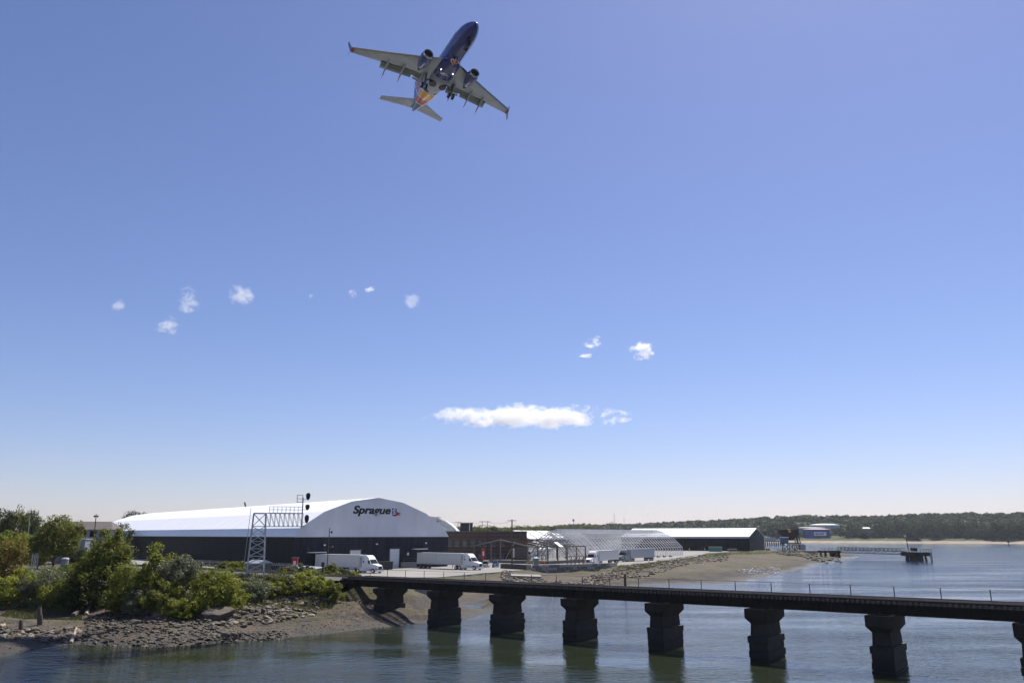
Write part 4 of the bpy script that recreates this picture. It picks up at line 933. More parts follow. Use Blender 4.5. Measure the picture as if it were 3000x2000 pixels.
hoop_hall('open arched frame hall still partly covered with white sheets', B0, aA + .12, 60, 11, 24, at(1560, 1554, 300).z - YZ, [(.0, .1, (1, 2, 3)), (.12, .2, (1, 2, 3)), (.22, .29, (2, 3)), (.31, .37, (2,)), (.33, .44, (3,)), (.46, .5, (2, 3)), (.0, .6, (5,)), (.53, .56, (2,))], 'white_trim')
C0 = gp(1662, 1654, YZ); hoop_hall('short open arch frame with thin legs standing at the block wall', C0, aA + .1, 12, 6.5, 5, at(1640, 1581, C0.y + 6).z - YZ, [(.0, .22, (2,))], 'steel_grey')
# blue-black container trough and block wall at the yard edge
p0_, p1_ = gp(1474, 1664, YZ), gp(1549, 1668, YZ)
t = thing('planter_trough', 'long low grey blue metal trough with weeds by the yard edge', 'trough', ((p0_.x + p1_.x) / 2, (p0_.y + p1_.y) / 2 + 1, YZ), math.atan2(p1_.y - p0_.y, p1_.x - p0_.x))
l = (p1_ - p0_).length / 2
for y in (-.9, .9): MB().box(-l, l, y - .08, y + .08, -.1, 1.15).build('side', 'steel_dark', t)
for x in (-l, l): MB().box(x - .1, x + .1, -.8, .8, -.1, 1.2).build('end', 'concrete', t)
MB().box(-l + .1, l - .1, -.8, .8, -.1, .5).build('soil', 'ground_soil', t)
wl = thing('block_wall', 'retaining wall of big grey concrete blocks at the yard edge', 'wall', (0, 0, 0))
wa = [gp(1553, 1662, YZ), gp(1690, 1659, YZ), gp(1800, 1655, YZ)]
rb = random.Random(9)
for si in range(2):
    a_, e_ = wa[si], wa[si + 1]; n = int((e_ - a_).length / 1.55); ang = math.atan2(e_.y - a_.y, e_.x - a_.x)
    for c_ in range(4):
        for k in range(n):
            q = a_ + (e_ - a_) * ((k + (.5 if c_ % 2 else 0)) / n); o = MB().box(.02, 1.5, -.55 - .06 * (3 - c_), .5, 0, .72).build('block', ('concrete', 'concrete_dark')[rb.random() < .45], wl)
            o.location = (q.x + rb.uniform(-.03, .03), q.y + rb.uniform(-.05, .05), .95 + c_ * .74); o.rotation_euler = (0, 0, ang + rb.uniform(-.015, .015))
    # ground slab of the lowest course
t = thing('concrete_slab', 'big tilted concrete slab lying on the rubble below the yard', 'slab', gp(1540, 1692, 2.2), R(12)); o = MB().box(-3.6, 3.6, -.8, .8, -.6, .7).build('slab', 'concrete', t); o.rotation_euler = (.25, .04, 0)
t = thing('footing_block', 'pale concrete footing half buried behind the railway bridge', 'block', gp(1246, 1742, 2.0), R(-25)); MB().taper((-2.2,2.2,-1.2,1.2), -1, (-1.2,2.0,-1.0,1.0), 1.6).build('block', 'concrete', t)
p = gp(1832, 1718, .2); o = MB().tube((0,0,-1.5),(0,0,3.0),.32,.28,n=10).build('mooring_pile', 'piling_wood'); o.location = (p.x, p.y, 0); tag(o, 'single thick wooden pile standing behind the railway bridge fence', 'pile')
# workers, container, pallets near the black shed
def person(px, py, z, label, top, pose):
    p = gp(px, py, z); t = thing('person', label, 'person', (p.x, p.y, z), R(20))
    vs_ = [(0,0,.95),(0,0,1.2),(0,0,1.45),(0,0,1.55),(0,.02,1.68),(.1,0,.9),(.11,.02,.5),(.11,0,.06),(.12,-.14,.03),(-.1,0,.9),(-.11,-.02,.5),(-.11,.03,.06),(-.12,-.11,.03),(.2,0,1.42),(.26,0,1.15),(.26,-.12,.9),(-.2,0,1.42),(-.26,0,1.15),(-.26,-.1,.92)]
    es = [(0,1),(1,2),(2,3),(3,4),(0,5),(5,6),(6,7),(7,8),(0,9),(9,10),(10,11),(11,12),(2,13),(13,14),(14,15),(2,16),(16,17),(17,18)]
    rr = [.15,.15,.14,.065,.1,.1,.07,.05,.045,.1,.07,.05,.045,.07,.05,.04,.07,.05,.04]
    me = bpy.data.meshes.new('body'); me.from_pydata(vs_, es, []); o = sub(t, 'body', me, t); me.materials.append(M[top])
    md = o.modifiers.new('skin', 'SKIN'); 
    for i, v in enumerate(me.skin_vertices[0].data): v.radius = (rr[i], rr[i]); v.use_root = (i == 0)
    o.modifiers.new('sub', 'SUBSURF').levels = 1
    MB().loft([[(r * math.cos(a), r * math.sin(a), zz) for a in [2*math.pi*i/10 for i in range(10)]] for r, zz in ((.15,1.68),(.14,1.78),(.08,1.85),(.01,1.87))]).build('hard_hat', 'white_paint', t)
    MB().loft([[(r * math.cos(a), r * .8 * math.sin(a), zz) for a in [2*math.pi*i/8 for i in range(8)]] for r, zz in ((.19,.55),(.2,.95))]).build('trousers', 'denim', t)
person(2020, 1616, YZ, 'person in high visibility yellow vest and dark trousers beside the black shed', 'hivis', 0)
person(2065, 1614.5, YZ, 'person in pale top standing between the vest wearer and the green container', 'trailer_grey', 0)
p = gp(2098, 1615, YZ); crate_box('waste_container', 'green open top waste container by the black shed', 'container', (p.x, p.y + 1, YZ), -.45, 6.8, 2.4, 2.4, 'teal_plastic', 'tan_wood', 7)
p = gp(2145, 1615, YZ); t = thing('flatbed_trailer', 'low flatbed trailer loaded with boards by the green container', 'trailer', (p.x, p.y, YZ), -.45)
MB().box(-2.6, 2.6, -1.1, 1.1, .75, .95).build('bed', 'steel_dark', t); MB().box(-2.2, 2.3, -.9, .9, .95, 1.5).build('load', 'concrete', t)
for x in (-1.2, 0):
    for s_ in (-1, 1): wheel(t, x, s_, .4, .8)
p = gp(2250, 1613, YZ); t = thing('lift_machine', 'small orange lift machine at the black shed corner', 'machine', (p.x, p.y, YZ), R(-20)); MB().box(-1.2, 1.2, -.7, .7, .4, 1.3).build('body', 'orange_paint', t); MB().bar((-.6, 0, 1.2), (-2.0, 0, 3.2), .25).build('boom', 'orange_paint', t)
for x in (-.8, .8):
    for s_ in (-1, 1): wheel(t, x, s_ * .7, .4, .8)
for k in range(5):
    p = gp(1893 + k * 18, 1633 - k * .6, YZ); o = MB().box(-1.0, 1.0, -.3, .3, 0, .5).taper((-1.0,1.0,-.3,.3), .5, (-.9,.9,-.12,.12), .8).build('road_barrier', 'concrete'); o.location = (p.x, p.y, YZ); o.rotation_euler = (0, 0, aA); tag(o, 'low concrete road barrier in the row beside the arched skeleton', 'barrier', 'road barriers by the skeleton')
# utility poles
def upole(px, py_top, Y, label, arms=1, zb=3.0, r=.16):
    p = at(px, py_top, Y); t = thing('utility_pole', label, 'utility pole', (p.x, p.y, zb), R(8), 'wooden utility poles')
    h = p.z - zb; MB().tube((0,0,-.5),(0,0,h),r,r*.7,n=8).build('pole', 'bark', t)
    for k in range(arms):
        z = h - .35 - k * 1.6; a = MB().bar((-1.35,-.15,z),(1.35,-.15,z),.12,.14).build('crossarm', 'bark', t)
        for x in (-1.2,-.5,.5,1.2): MB().tube((x,-.15,z+.05),(x,-.15,z+.3),.05).build('insulator', 'steel_grey', a)
    return p
pa = upole(1283, 1512, 330, 'wooden utility pole beside the warehouse gable and the white dome', 2)
pb = upole(1342, 1527, 318, 'wooden utility pole at the foot of the white dome', 1)
pc = upole(1413, 1525, 340, 'wooden utility pole with two crossarms behind the brick building', 2)
pd = upole(1428, 1525, 325, 'wooden utility pole carrying transformers behind the brick building', 2)
t = bpy.data.objects['utility_pole.003']
for x in (-.5, .5): MB().tube((x, -.3, pd.z - 3 - 5.6), (x, -.3, pd.z - 3 - 4.2), .38, n=10).build('transformer', 'steel_grey', t)
pe = upole(1500, 1521, 246, 'tall dark utility pole in front of the steel frame shed', 1, YZ, .28)
for k, (a_, e_, lab) in enumerate(((pa, pb, 'power line sagging from the gable pole to the dome pole'), (pb, pc, 'power line from the dome pole past the brick building'), (pd, pe, 'power line from the transformer pole to the tall dark pole'))):
    b = MB(); pv = None
    for i in range(13):
        f = i / 12; q = a_ + (e_ - a_) * f - Vector((0, 0, .3 + 4 * .9 * f * (1 - f)))
        if pv is not None: b.tube(pv, q, .035, n=4)
        pv = q
    tag(b.build('power_line', 'black_paint'), lab, 'wire')
lamp_pole(276, 282, 1505, 210, 3.5, 'leaning wooden pole with two lamps in front of the hip roofed building', ((278, 1511), (287, 1511)), r=.16)
lamp_pole(82, 88, 1506, 190, 3.5, 'bare leaning wooden pole among the left trees', (), cat='utility pole', name='wooden_pole', m='bark_pale')
for px, pt, Y, lab in ((1680, 1520, 1500, 'short mast with equipment head on the wooded ridge'), (1799, 1504, 1300, 'tall thin radio mast on the wooded ridge'), (1828, 1516, 1300, 'shorter thin mast next to the tall radio mast'), (1983, 1528, 520, 'thin pale lamp mast behind the black shed roof'), (1792, 1529, 420, 'thin lamp mast behind the arched skeleton')):
    q = at(px, pt, Y); zb = hz(q.x, q.y); t = thing('mast', lab, 'mast', (q.x, q.y, zb)); r = Y * .00032; MB().tube((0,0,-1),(0,0,q.z-zb),r,r*.6,n=6).build('pole','steel_grey',t)
    if pt == 1520: MB().tube((0,0,q.z-zb-4),(0,0,q.z-zb),r*4,n=8).build('head','steel_grey',t)
    if Y < 600: MB().box(-.8,.8,-.3,.3,q.z-zb,q.z-zb+.3).build('lamp','steel_light',t)
# fence with barbed wire along the long warehouse wall
f0, f1 = br(-100, 14), br(-52, 14); t = thing('chain_link_fence', 'chain link fence with angled barbed wire arms below the long dark wall', 'fence', (f0.x, f0.y, 4.2), BROT)
n = 16; l = (f1 - f0).length
for k in range(n):
    x = l * k / (n - 1); MB().tube((x,0,-1.2),(x,0,2.0),.05).build('post','galvanised',t); MB().bar((x,0,2.0),(x,-.35,2.4),.05).build('arm','galvanised',t)
b = MB(); b.tube((0,0,2.0),(l,0,2.0),.035)
for z, y in ((2.15,-.12),(2.27,-.24),(2.4,-.35)): b.tube((0,y,z),(l,y,z),.015,n=4)
for k in range(60): b.tube((l*k/60,0,0),(l*(k+1)/60,0,2.0),.012,n=3); b.tube((l*k/60,0,2.0),(l*(k+1)/60,0,0),.012,n=3)
tag(b.build('wire_mesh','galvanised',t), kind='stuff')
# small lattice signal mast at the left
p = at(102, 1640, 150); t = thing('lattice_mast', 'small grey lattice signal mast beside the olive tree', 'mast', (p.x, p.y, p.z - 2)); h = at(102, 1566, 150).z - p.z + 2
for sx in (-.35, .35):
    for sy in (-.35, .35): MB().bar((sx,sy,-1),(sx,sy,h),.09).build('leg','galvanised',t)
for k in range(9):
    z = h * k / 9
    for (x0,y0),(x1,y1) in (((-.35,-.35),(.35,-.35)),((.35,-.35),(.35,.35)),((.35,.35),(-.35,.35)),((-.35,.35),(-.35,-.35))): MB().bar((x0,y0,z),(x1,y1,z+h/9),.05).build('brace','galvanised',t)
MB().box(-.6,.6,-.7,-.3,h-.2,h+.6).build('signal_box','steel_grey',t)
# ---------------------------------------------------------------- hopper tower
HP = gp(2312, 1612, YZ); hp = thing('hopper_tower', 'rusty black hopper tower with a small blue control cabin on stilts', 'tower', (HP.x, HP.y, YZ), R(-8))
sc = HP.y / 2310                                                    # metres per photo pixel here
def HX(zx): return (2230 + zx * .1148 - 2312) * sc
def HZ_(zy): return 12 + (1565 - (1530 + zy * .1148)) * HP.y / 2383 - YZ
mat('hopper_black', (.02,.014,.013), .75, .4, .6, col2=(.05,.026,.02))
for x in (HX(575), HX(705), HX(830), HX(935)):
    for y in (-2.5, 2.5): MB().bar((x, y, -.5), (x, y, HZ_(525)), .38).build('stilt', 'rust' if x > HX(600) else 'steel_dark', hp)
for a_, e_ in ((575, 700), (700, 830), (830, 935)):
    MB().bar((HX(a_), -2.5, HZ_(690)), (HX(e_), -2.5, HZ_(540)), .25).build('brace', 'rust', hp); MB().bar((HX(e_), -2.5, HZ_(690)), (HX(a_), -2.5, HZ_(540)), .25).build('brace', 'rust', hp)
MB().box(HX(520), HX(985), -3, 3, HZ_(530), HZ_(510)).build('deck', 'steel_dark', hp)
MB().box(HX(505), HX(690), -3.2, -.4, HZ_(510), HZ_(385)).build('control_cabin', 'cabin_blue', hp); MB().box(HX(495), HX(700), -3.5, -.2, HZ_(386), HZ_(362)).build('cabin_roof', 'white_trim', hp)
MB().box(HX(560), HX(600), -3.25, -3.15, HZ_(470), HZ_(405)).build('cabin_window', 'glass_pale', hp)
MB().taper((HX(730), HX(830), -1, 1), HZ_(450), (HX(520), HX(950), -3, 3), HZ_(300)).build('funnel', 'hopper_black', hp)
MB().box(HX(505), HX(955), -3.1, 3.1, HZ_(302), HZ_(180)).build('bin', 'hopper_black', hp)
for x in (HX(880), HX(950)):
    for y in (-2.6, 2.6): MB().bar((x + .8, y, HZ_(540)), (x - .4, y, HZ_(250)), .42).build('strut', 'hopper_black', hp)
for k in range(4): MB().bar((HX(850), -2.7, HZ_(500 - k * 55)), (HX(960), -2.7, HZ_(470 - k * 55)), .16).build('brace', 'hopper_black', hp)
MB().box(HX(710), HX(765), -3.4, -3.1, HZ_(250), HZ_(190)).build('warning_panel', 'yellow_paint', hp)
for x in (HX(705), HX(738)): MB().box(x - .35, x + .35, -3.3, -2.7, HZ_(182), HZ_(160)).build('flood_lamp', 'white_paint', hp)
MB().box(HX(690), HX(1055), -4.4, -2.6, HZ_(560), HZ_(540)).build('lower_canopy', 'trailer_grey', hp)
MB().box(HX(940), HX(1070), -5, -3, -.1, HZ_(560)).build('switch_room', 'grey_siding', hp)
for x in (HX(945), HX(1065)): MB().bar((x, -5.02, 0), (x, -5.02, HZ_(558)), .2).build('corner_post', 'rust', hp)
MB().tube((HX(945), 0, HZ_(180)), (HX(945), 0, HZ_(-40)), .09, .04).build('antenna', 'steel_dark', hp)
# quay edge
q0, q1 = gp(2262, 1613, YZ), gp(2402, 1614, YZ)
b = MB().box(0, (q1 - q0).length, 0, 5, -.8, .25).build('quay_slab', 'concrete'); b.location = (q0.x, q0.y + 3, YZ); b.rotation_euler = (0, 0, math.atan2(q1.y - q0.y, q1.x - q0.x)); tag(b, 'pale concrete quay slab running from the hopper tower to the pile pier', 'quay')
# ---------------------------------------------------------------- pile piers and catwalk
def mpp(Y): return Y / 2310
def pile(t, x, y, x1, zt, r=.5, dx=0): MB().tube((x - dx, y, -4), (x1, y, zt), r, r * .95, n=8).build('pile', 'timber_dark', t)
DA = gp(2432, 1634, 0); DA.y -= 0; k = mpp(DA.y)
def AX(zx): return (2380 + zx * .153 - 2432) * k
def AZ(zy, Y=None): return 12 + (1565 - (1550 + zy * .153)) * (Y or DA.y) / 2383
t = thing('pile_pier', 'dark timber pile pier at the shore end of the catwalk', 'pier', (DA.x, DA.y, 0))
MB().box(AX(150), AX(528), -2.5, 2.5, AZ(440), AZ(402)).build('deck', 'timber_dark', t)
for i, zx in enumerate((190, 225, 285, 355, 372, 425, 440, 490, 515)): pile(t, AX(zx + 15), -2 if i % 2 else 1.5, AX(zx), AZ(435), .48)
b = MB()
for zx in range(150, 440, 70): b.bar((AX(zx), -2.3, AZ(402)), (AX(zx), -2.3, AZ(350)), .16)
b.bar((AX(150), -2.3, AZ(352)), (AX(430), -2.3, AZ(352)), .13); b.bar((AX(150), -2.3, AZ(376)), (AX(430), -2.3, AZ(376)), .1); b.build('railing', 'steel_dark', t)
DB = gp(2690, 1641.5, 0); kb = mpp(DB.y)
def BX(zx): return (2380 + zx * .153 - 2690) * kb
def BZ(zy): return 12 + (1565 - (1550 + zy * .153)) * DB.y / 2383
t = thing('mooring_dolphin', 'dark mooring dolphin platform on raking piles out in the water', 'dolphin', (DB.x, DB.y, 0))
MB().box(BX(1778), BX(2200), -3.5, 3.5, BZ(505), BZ(432)).build('platform', 'timber_dark', t); MB().box(BX(1815), BX(1920), -3, 3, BZ(433), BZ(420)).build('walk_mat', 'tan_wood', t)
for zt_, zb_ in ((1865, 1845), (1935, 1940), (2000, 1990), (2060, 2068), (2120, 2155), (1890, 1870), (2020, 2040)):
    for y in (-2.4, 2.4): MB().tube((BX(zb_), y, -4), (BX(zt_), y, BZ(500)), .62, .5, n=8).build('pile', 'timber_dark', t)
for zx in (2205, 2228): MB().tube((BX(zx + 12), -3, -4), (BX(zx), -3, BZ(430)), .2, n=6).build('fender_pile', 'timber_dark', t)
MB().box(BX(1930), BX(2008), -1.4, 1.4, BZ(415), BZ(350)).build('equipment_hut', 'timber_dark', t)
b = MB()
for zx in (2020, 2075, 2130, 2185, 2235): b.bar((BX(zx), -3.3, BZ(432)), (BX(zx), -3.3, BZ(372)), .15)
for z in (374, 402): b.bar((BX(2010), -3.3, BZ(z)), (BX(2238), -3.3, BZ(z)), .12)
b.build('railing', 'steel_dark', t)
MB().tube((BX(1808), -3.2, BZ(430)), (BX(1782), -3.2, BZ(150)), .2, .12).build('lamp_mast', 'steel_dark', t); MB().box(BX(1768) - .3, BX(1785), -3.5, -2.9, BZ(145), BZ(105)).build('lamp', 'white_paint', t)
# catwalk truss between the two
ca, cb_ = Vector((DA.x + AX(520), DA.y, 0)), Vector((DB.x + BX(1790), DB.y, 0)); dl = (cb_ - ca).length
t = thing('catwalk', 'long grey steel truss catwalk between the pile pier and the dolphin', 'catwalk', ca, math.atan2(cb_.y - ca.y, cb_.x - ca.x))
zd, zl, zr = AZ(402, 395), AZ(460, 395), AZ(352, 395)
for y in (-.9, .9):
    MB().bar((-.5, y, zd), (dl + .5, y, zd), .26).build('deck_chord', 'steel_dark', t); MB().bar((.5, y, zl), (dl - 3.5, y, zl), .24).build('bottom_chord', 'steel_dark', t)
    MB().bar((dl - 3.5, y, zl), (dl, y, zd), .2).build('end_post', 'steel_grey', t); MB().bar((0, y, zr), (dl, y, zr), .2).build('handrail', 'steel_dark', t); MB().bar((0, y, (zr + zd) / 2), (dl, y, (zr + zd) / 2), .12).build('handrail', 'steel_dark', t)
    n = 16
    for k in range(n):
        x = .5 + (dl - 4) * k / (n - 1); MB().bar((x, y, zd), (x, y, zr), .24).build('post', 'steel_dark', t)
        if k < n - 1:
            x2 = .5 + (dl - 4) * (k + 1) / (n - 1); za, zb = (zl, zd) if k % 2 else (zd, zl); MB().bar((x, y, za), (x2, y, zb), .18).build('diagonal', 'steel_dark', t)
MB().box(-.5, dl + .5, -.85, .85, zd - .05, zd + .05).build('deck', 'steel_grey', t)
# ---------------------------------------------------------------- far shore tanks and buildings
def tank(px0, px1, pyt, pyb, Y, label, shell, top, dome):
    a_, e_ = at(px0, pyb, Y), at(px1, pyb, Y); r = (e_.x - a_.x) / 2; zt = at(px0, pyt, Y).z
    t = thing('storage_tank', label, 'storage tank', ((a_.x + e_.x) / 2, Y + r, a_.z), 0, 'fuel tanks on the far shore'); h = zt - a_.z; n = 40
    ring = lambda rr, z: [(rr * math.cos(2*math.pi*i/n), rr * math.sin(2*math.pi*i/n), z) for i in range(n)]
    for k in range(3): MB().loft([ring(r + .1 * (2 - k), h * k / 3 - (6 if k == 0 else 0)), ring(r + .1 * (2 - k), h * (k + 1) / 3)]).build('shell_course', shell, t)
    MB().loft([ring(r * 1.01, h), ring(r * .98, h + .25), ring(r * .5, h + dome * .8), ring(.2, h + dome)]).build('roof', top, t)
    return t, r, h
tank(2344, 2432, 1545, 1564, 1330, 'pale grey tank with pale flat roof behind the blue tank', 'tank_grey', 'white_trim', 1.0)
tank(2391, 2476, 1536.5, 1560, 1390, 'larger pale grey tank with white domed roof farthest back', 'tank_grey', 'white_trim', 2.4)
t, r, h = tank(2371, 2446, 1549.5, 1573, 1245, 'blue tank with rusty pink roof and a white sign', 'tank_blue', 'tank_top', 1.6)
ang = -math.pi / 2 - .12; sg = MB().box(-9.2, 9.2, -.5, .5, h * .2, h * .66).build('sign', 'white_paint', t); sg.location = ((r + .3) * math.cos(ang), (r + .3) * math.sin(ang), 0); sg.rotation_euler = (0, 0, ang + math.pi / 2)
text_mesh('GLOBAL', h * .36, 'lettering', 'tank_blue', sg, (-8, -.6, h * .3), shear=.3, bold=.2, ext=.04, width=13.5)
b = MB(); pv = None
for i in range(9):
    a_ = math.pi * .62 * i / 8 - .5; q = Vector((3.6 + 4.6 * math.cos(a_), -.62, h * .41 + h * .2 * math.sin(a_)))
    if pv is not None: b.bar(pv, q, .12, .5)
    pv = q
b.build('arc_mark', 'black_paint', sg)
def far_house(px0, px1, pyt, pyb, Y, label, m='white_trim'):
    a_, e_ = at(px0, pyb, Y), at(px1, pyb, Y); zt = at(px0, pyt, Y).z; w_ = e_.x - a_.x; t = thing('far_building', label, 'building', (a_.x, Y, a_.z), 0, 'buildings on the far shore')
    h = zt - a_.z; MB().box(0, w_, 0, w_ * .5, -8, h * .75).build('wall', m, t); MB().loft([[(-.5,-.5,h*.75),(w_+.5,-.5,h*.75),(w_+.5,w_*.5+.5,h*.75),(-.5,w_*.5+.5,h*.75)],[(.5,w_*.24,h),(w_-.5,w_*.24,h),(w_-.5,w_*.26,h),(.5,w_*.26,h)]]).build('roof', 'trailer_grey', t)
    for k in range(4): MB().box(w_*(k+.3)/4, w_*(k+.7)/4, -.2, .1, h*.2, h*.5).build('window', 'glass_dark', t)
far_house(2530, 2550, 1544, 1556, 1250, 'pale grey building half hidden by the shore trees', 'grey_siding')
far_house(2782, 2800, 1520.5, 1527, 1500, 'small white building on the wooded hillside')
far_house(2804, 2830, 1524, 1529, 1490, 'low white building beside the small one on the hillside')
p = at(2270, 1576, 950); t = thing('cargo_jetty', 'low far jetty on dark piles beyond the black shed', 'jetty', (p.x, p.y, 0)); MB().box(-14, 9, -4, 4, 3.6, 5.2).build('deck', 'concrete', t); MB().box(-12, 0, -3, 3, 5.2, 8.5).build('shed', 'trailer_grey', t)
for k in range(9): MB().tube((-13 + k * 2.6, -3.5, -3), (-13 + k * 2.6, -3.5, 3.7), .7, n=6).build('pile', 'timber_dark', t)
p = gp(2956, 1598, 0); t = thing('channel_marker', 'dark channel marker post standing in the far water', 'marker', (p.x, p.y, 0)); k = p.y / 2310
MB().tube((0,0,-3),(0,0,12*k),.45,.35).build('post','steel_dark',t); MB().box(-3*k,3*k,-.4,.4,9*k,14*k).build('daymark','steel_dark',t)
# ---------------------------------------------------------------- pilings and drift timber on the left shore
for px, pb, pt, r, lab in ((63, 1848, 1816, .3, 'short wooden piling standing alone in the mud'), (117, 1836, 1778, .3, 'tall weathered wooden piling in the mud'), (121.5, 1836, 1800, .22, 'stump of a piling close behind the tall one')):
    z = .75; p = gp(px, pb, z); q = at(px - 1, pt, p.y); b = MB(); n = 5; rings = []
    for i in range(n + 1):
        f = i / n; rr = r * (1 - .25 * f) * (1 + .08 * math.sin(i * 2.3)); c = Vector((0, 0, -.5)) + (q - p + Vector((0,0,.5))) * f
        rings.append([(c.x + rr * math.cos(a), c.y + rr * math.sin(a), c.z + (.12 * math.sin(3 * a) if i == n else 0)) for a in [2 * math.pi * j / 10 for j in range(10)]])
    o = b.loft(rings).build('piling', 'piling_wood'); o.location = (p.x, p.y, z); tag(o, lab, 'piling')
def log(pxa, pya, pxb, pyb, z, r, label, m='driftwood', za=None):
    a_, e_ = gp(pxa, pya, z), gp(pxb, pyb, za if za is not None else z); a_.z = hz(a_.x, a_.y) + r * .6; e_.z = (hz(e_.x, e_.y) + r * .6) if za is None else za
    b = MB(); rings = []; d = (e_ - a_); u = d.normalized().orthogonal().normalized(); v = d.normalized().cross(u)
    for i in range(6): f = i / 5; rr = r * (1 - .3 * f) * (1 + .1 * math.sin(i * 1.9)); rings.append([d * f + (u * math.cos(t_) + v * math.sin(t_)) * rr + Vector((0, 0, .08 * math.sin(i * 1.3))) for t_ in [2 * math.pi * j / 8 for j in range(8)]])
    o = b.loft(rings).build('drift_log', m); o.location = a_; tag(o, label, 'log')
log(209, 1872, 222, 1850, .5, .2, 'pale split log leaning at the water edge beside the rock heap'); log(0, 1839, 12, 1834, .8, .25, 'pale log end lying on the open mud')
log(214, 1803, 250, 1795, 1.3, .35, 'dark square timber lying on the marsh grass', 'piling_wood'); log(252, 1794, 292, 1768, 1.6, .22, 'long pale driftwood pole below the dark tree'); log(258, 1790, 300, 1760, 1.6, .18, 'thin reddish pole lying next to the driftwood pole', 'rust'); log(322, 1790, 334, 1766, 1.6, .4, 'upright grey stump at the foot of the bushes', 'bark_pale'); log(240, 1790, 262, 1800, 1.4, .16, 'short stick of driftwood crossing the dark timber')
# ---------------------------------------------------------------- airliner overhead, on approach with gear and flaps down
plane = thing('airliner', 'blue twin engine airliner overhead with gear and flaps down, striped tail', 'airplane')
PM = Matrix(((0.47395, 0.87817, 0.06475), (-0.87747, 0.46486, 0.11812), (0.07363, -0.1128, 0.99089)))
plane.matrix_world = Matrix.Translation((-6.336, 119.398, 101.596)) @ PM.to_4x4()
NS = 32
def ell(x, hw, hh, zc, n=NS): return [(x, hw * math.cos(2*math.pi*i/n), zc + hh * math.sin(2*math.pi*i/n)) for i in range(n)]
SECT = [(0,.03,.03,-.5),(-.12,.3,.28,-.49),(-.45,.62,.58,-.45),(-1,.98,.95,-.36),(-2,1.38,1.37,-.2),(-3.2,1.68,1.72,-.06),(-4.6,1.84,1.93,0),(-6,1.88,2.0,0),(-10,1.88,2.0,0),(-15,1.88,2.0,0),(-20,1.88,2.0,0),(-22,1.84,1.94,.06),(-24,1.68,1.72,.26),(-26,1.42,1.44,.5),(-28,1.08,1.1,.78),(-30,.68,.74,1.02),(-31.4,.34,.42,1.14),(-32.07,.1,.16,1.18)]
fus = MB().loft([ell(*s) for s in SECT]).build('fuselage', 'plane_livery', plane, True)
# wing-to-body fairing: blue forward, grey aft
def belly(xs, m, name):
    return MB().loft([[(x, hw * math.cos(a), -1.0 + (dz_ * math.sin(a) if math.sin(a) < 0 else .3 * math.sin(a))) for a in [2*math.pi*i/24 for i in range(24)]] for x, hw, dz_ in xs]).build(name, m, plane, True)
belly([(-9.2,.5,.95),(-10,1.5,1.1),(-11.2,1.98,1.28),(-13,2.06,1.36),(-15.2,2.06,1.36)], 'plane_blue', 'forward_fairing')
belly([(-15.2,2.05,1.355),(-17,2.05,1.35),(-18.6,1.95,1.3),(-19.8,1.6,1.2),(-20.8,.9,1.06),(-21.3,.3,.95)], 'belly_grey', 'gear_bay_fairing')
for sy in (-1, 1):
    MB().loft([[(-17.4 + .78 * math.cos(a), sy * 1.02 + .72 * math.sin(a), z) for a in [2*math.pi*i/20 for i in range(20)]] for z in (-2.38, -1.6)]).build('wheel_well', 'black_paint', plane)
def foil(xl, xt, y, z, th):
    c = xl - xt; up = [(0,0),(.02,.32),(.1,.72),(.3,1.0),(.6,.75),(.85,.3),(1,.02)]; lo = [(.85,-.12),(.6,-.35),(.3,-.55),(.1,-.45),(.02,-.22)]
    return [(xl - u * c, y, z + v * th * c * .5) for u, v in up + lo]
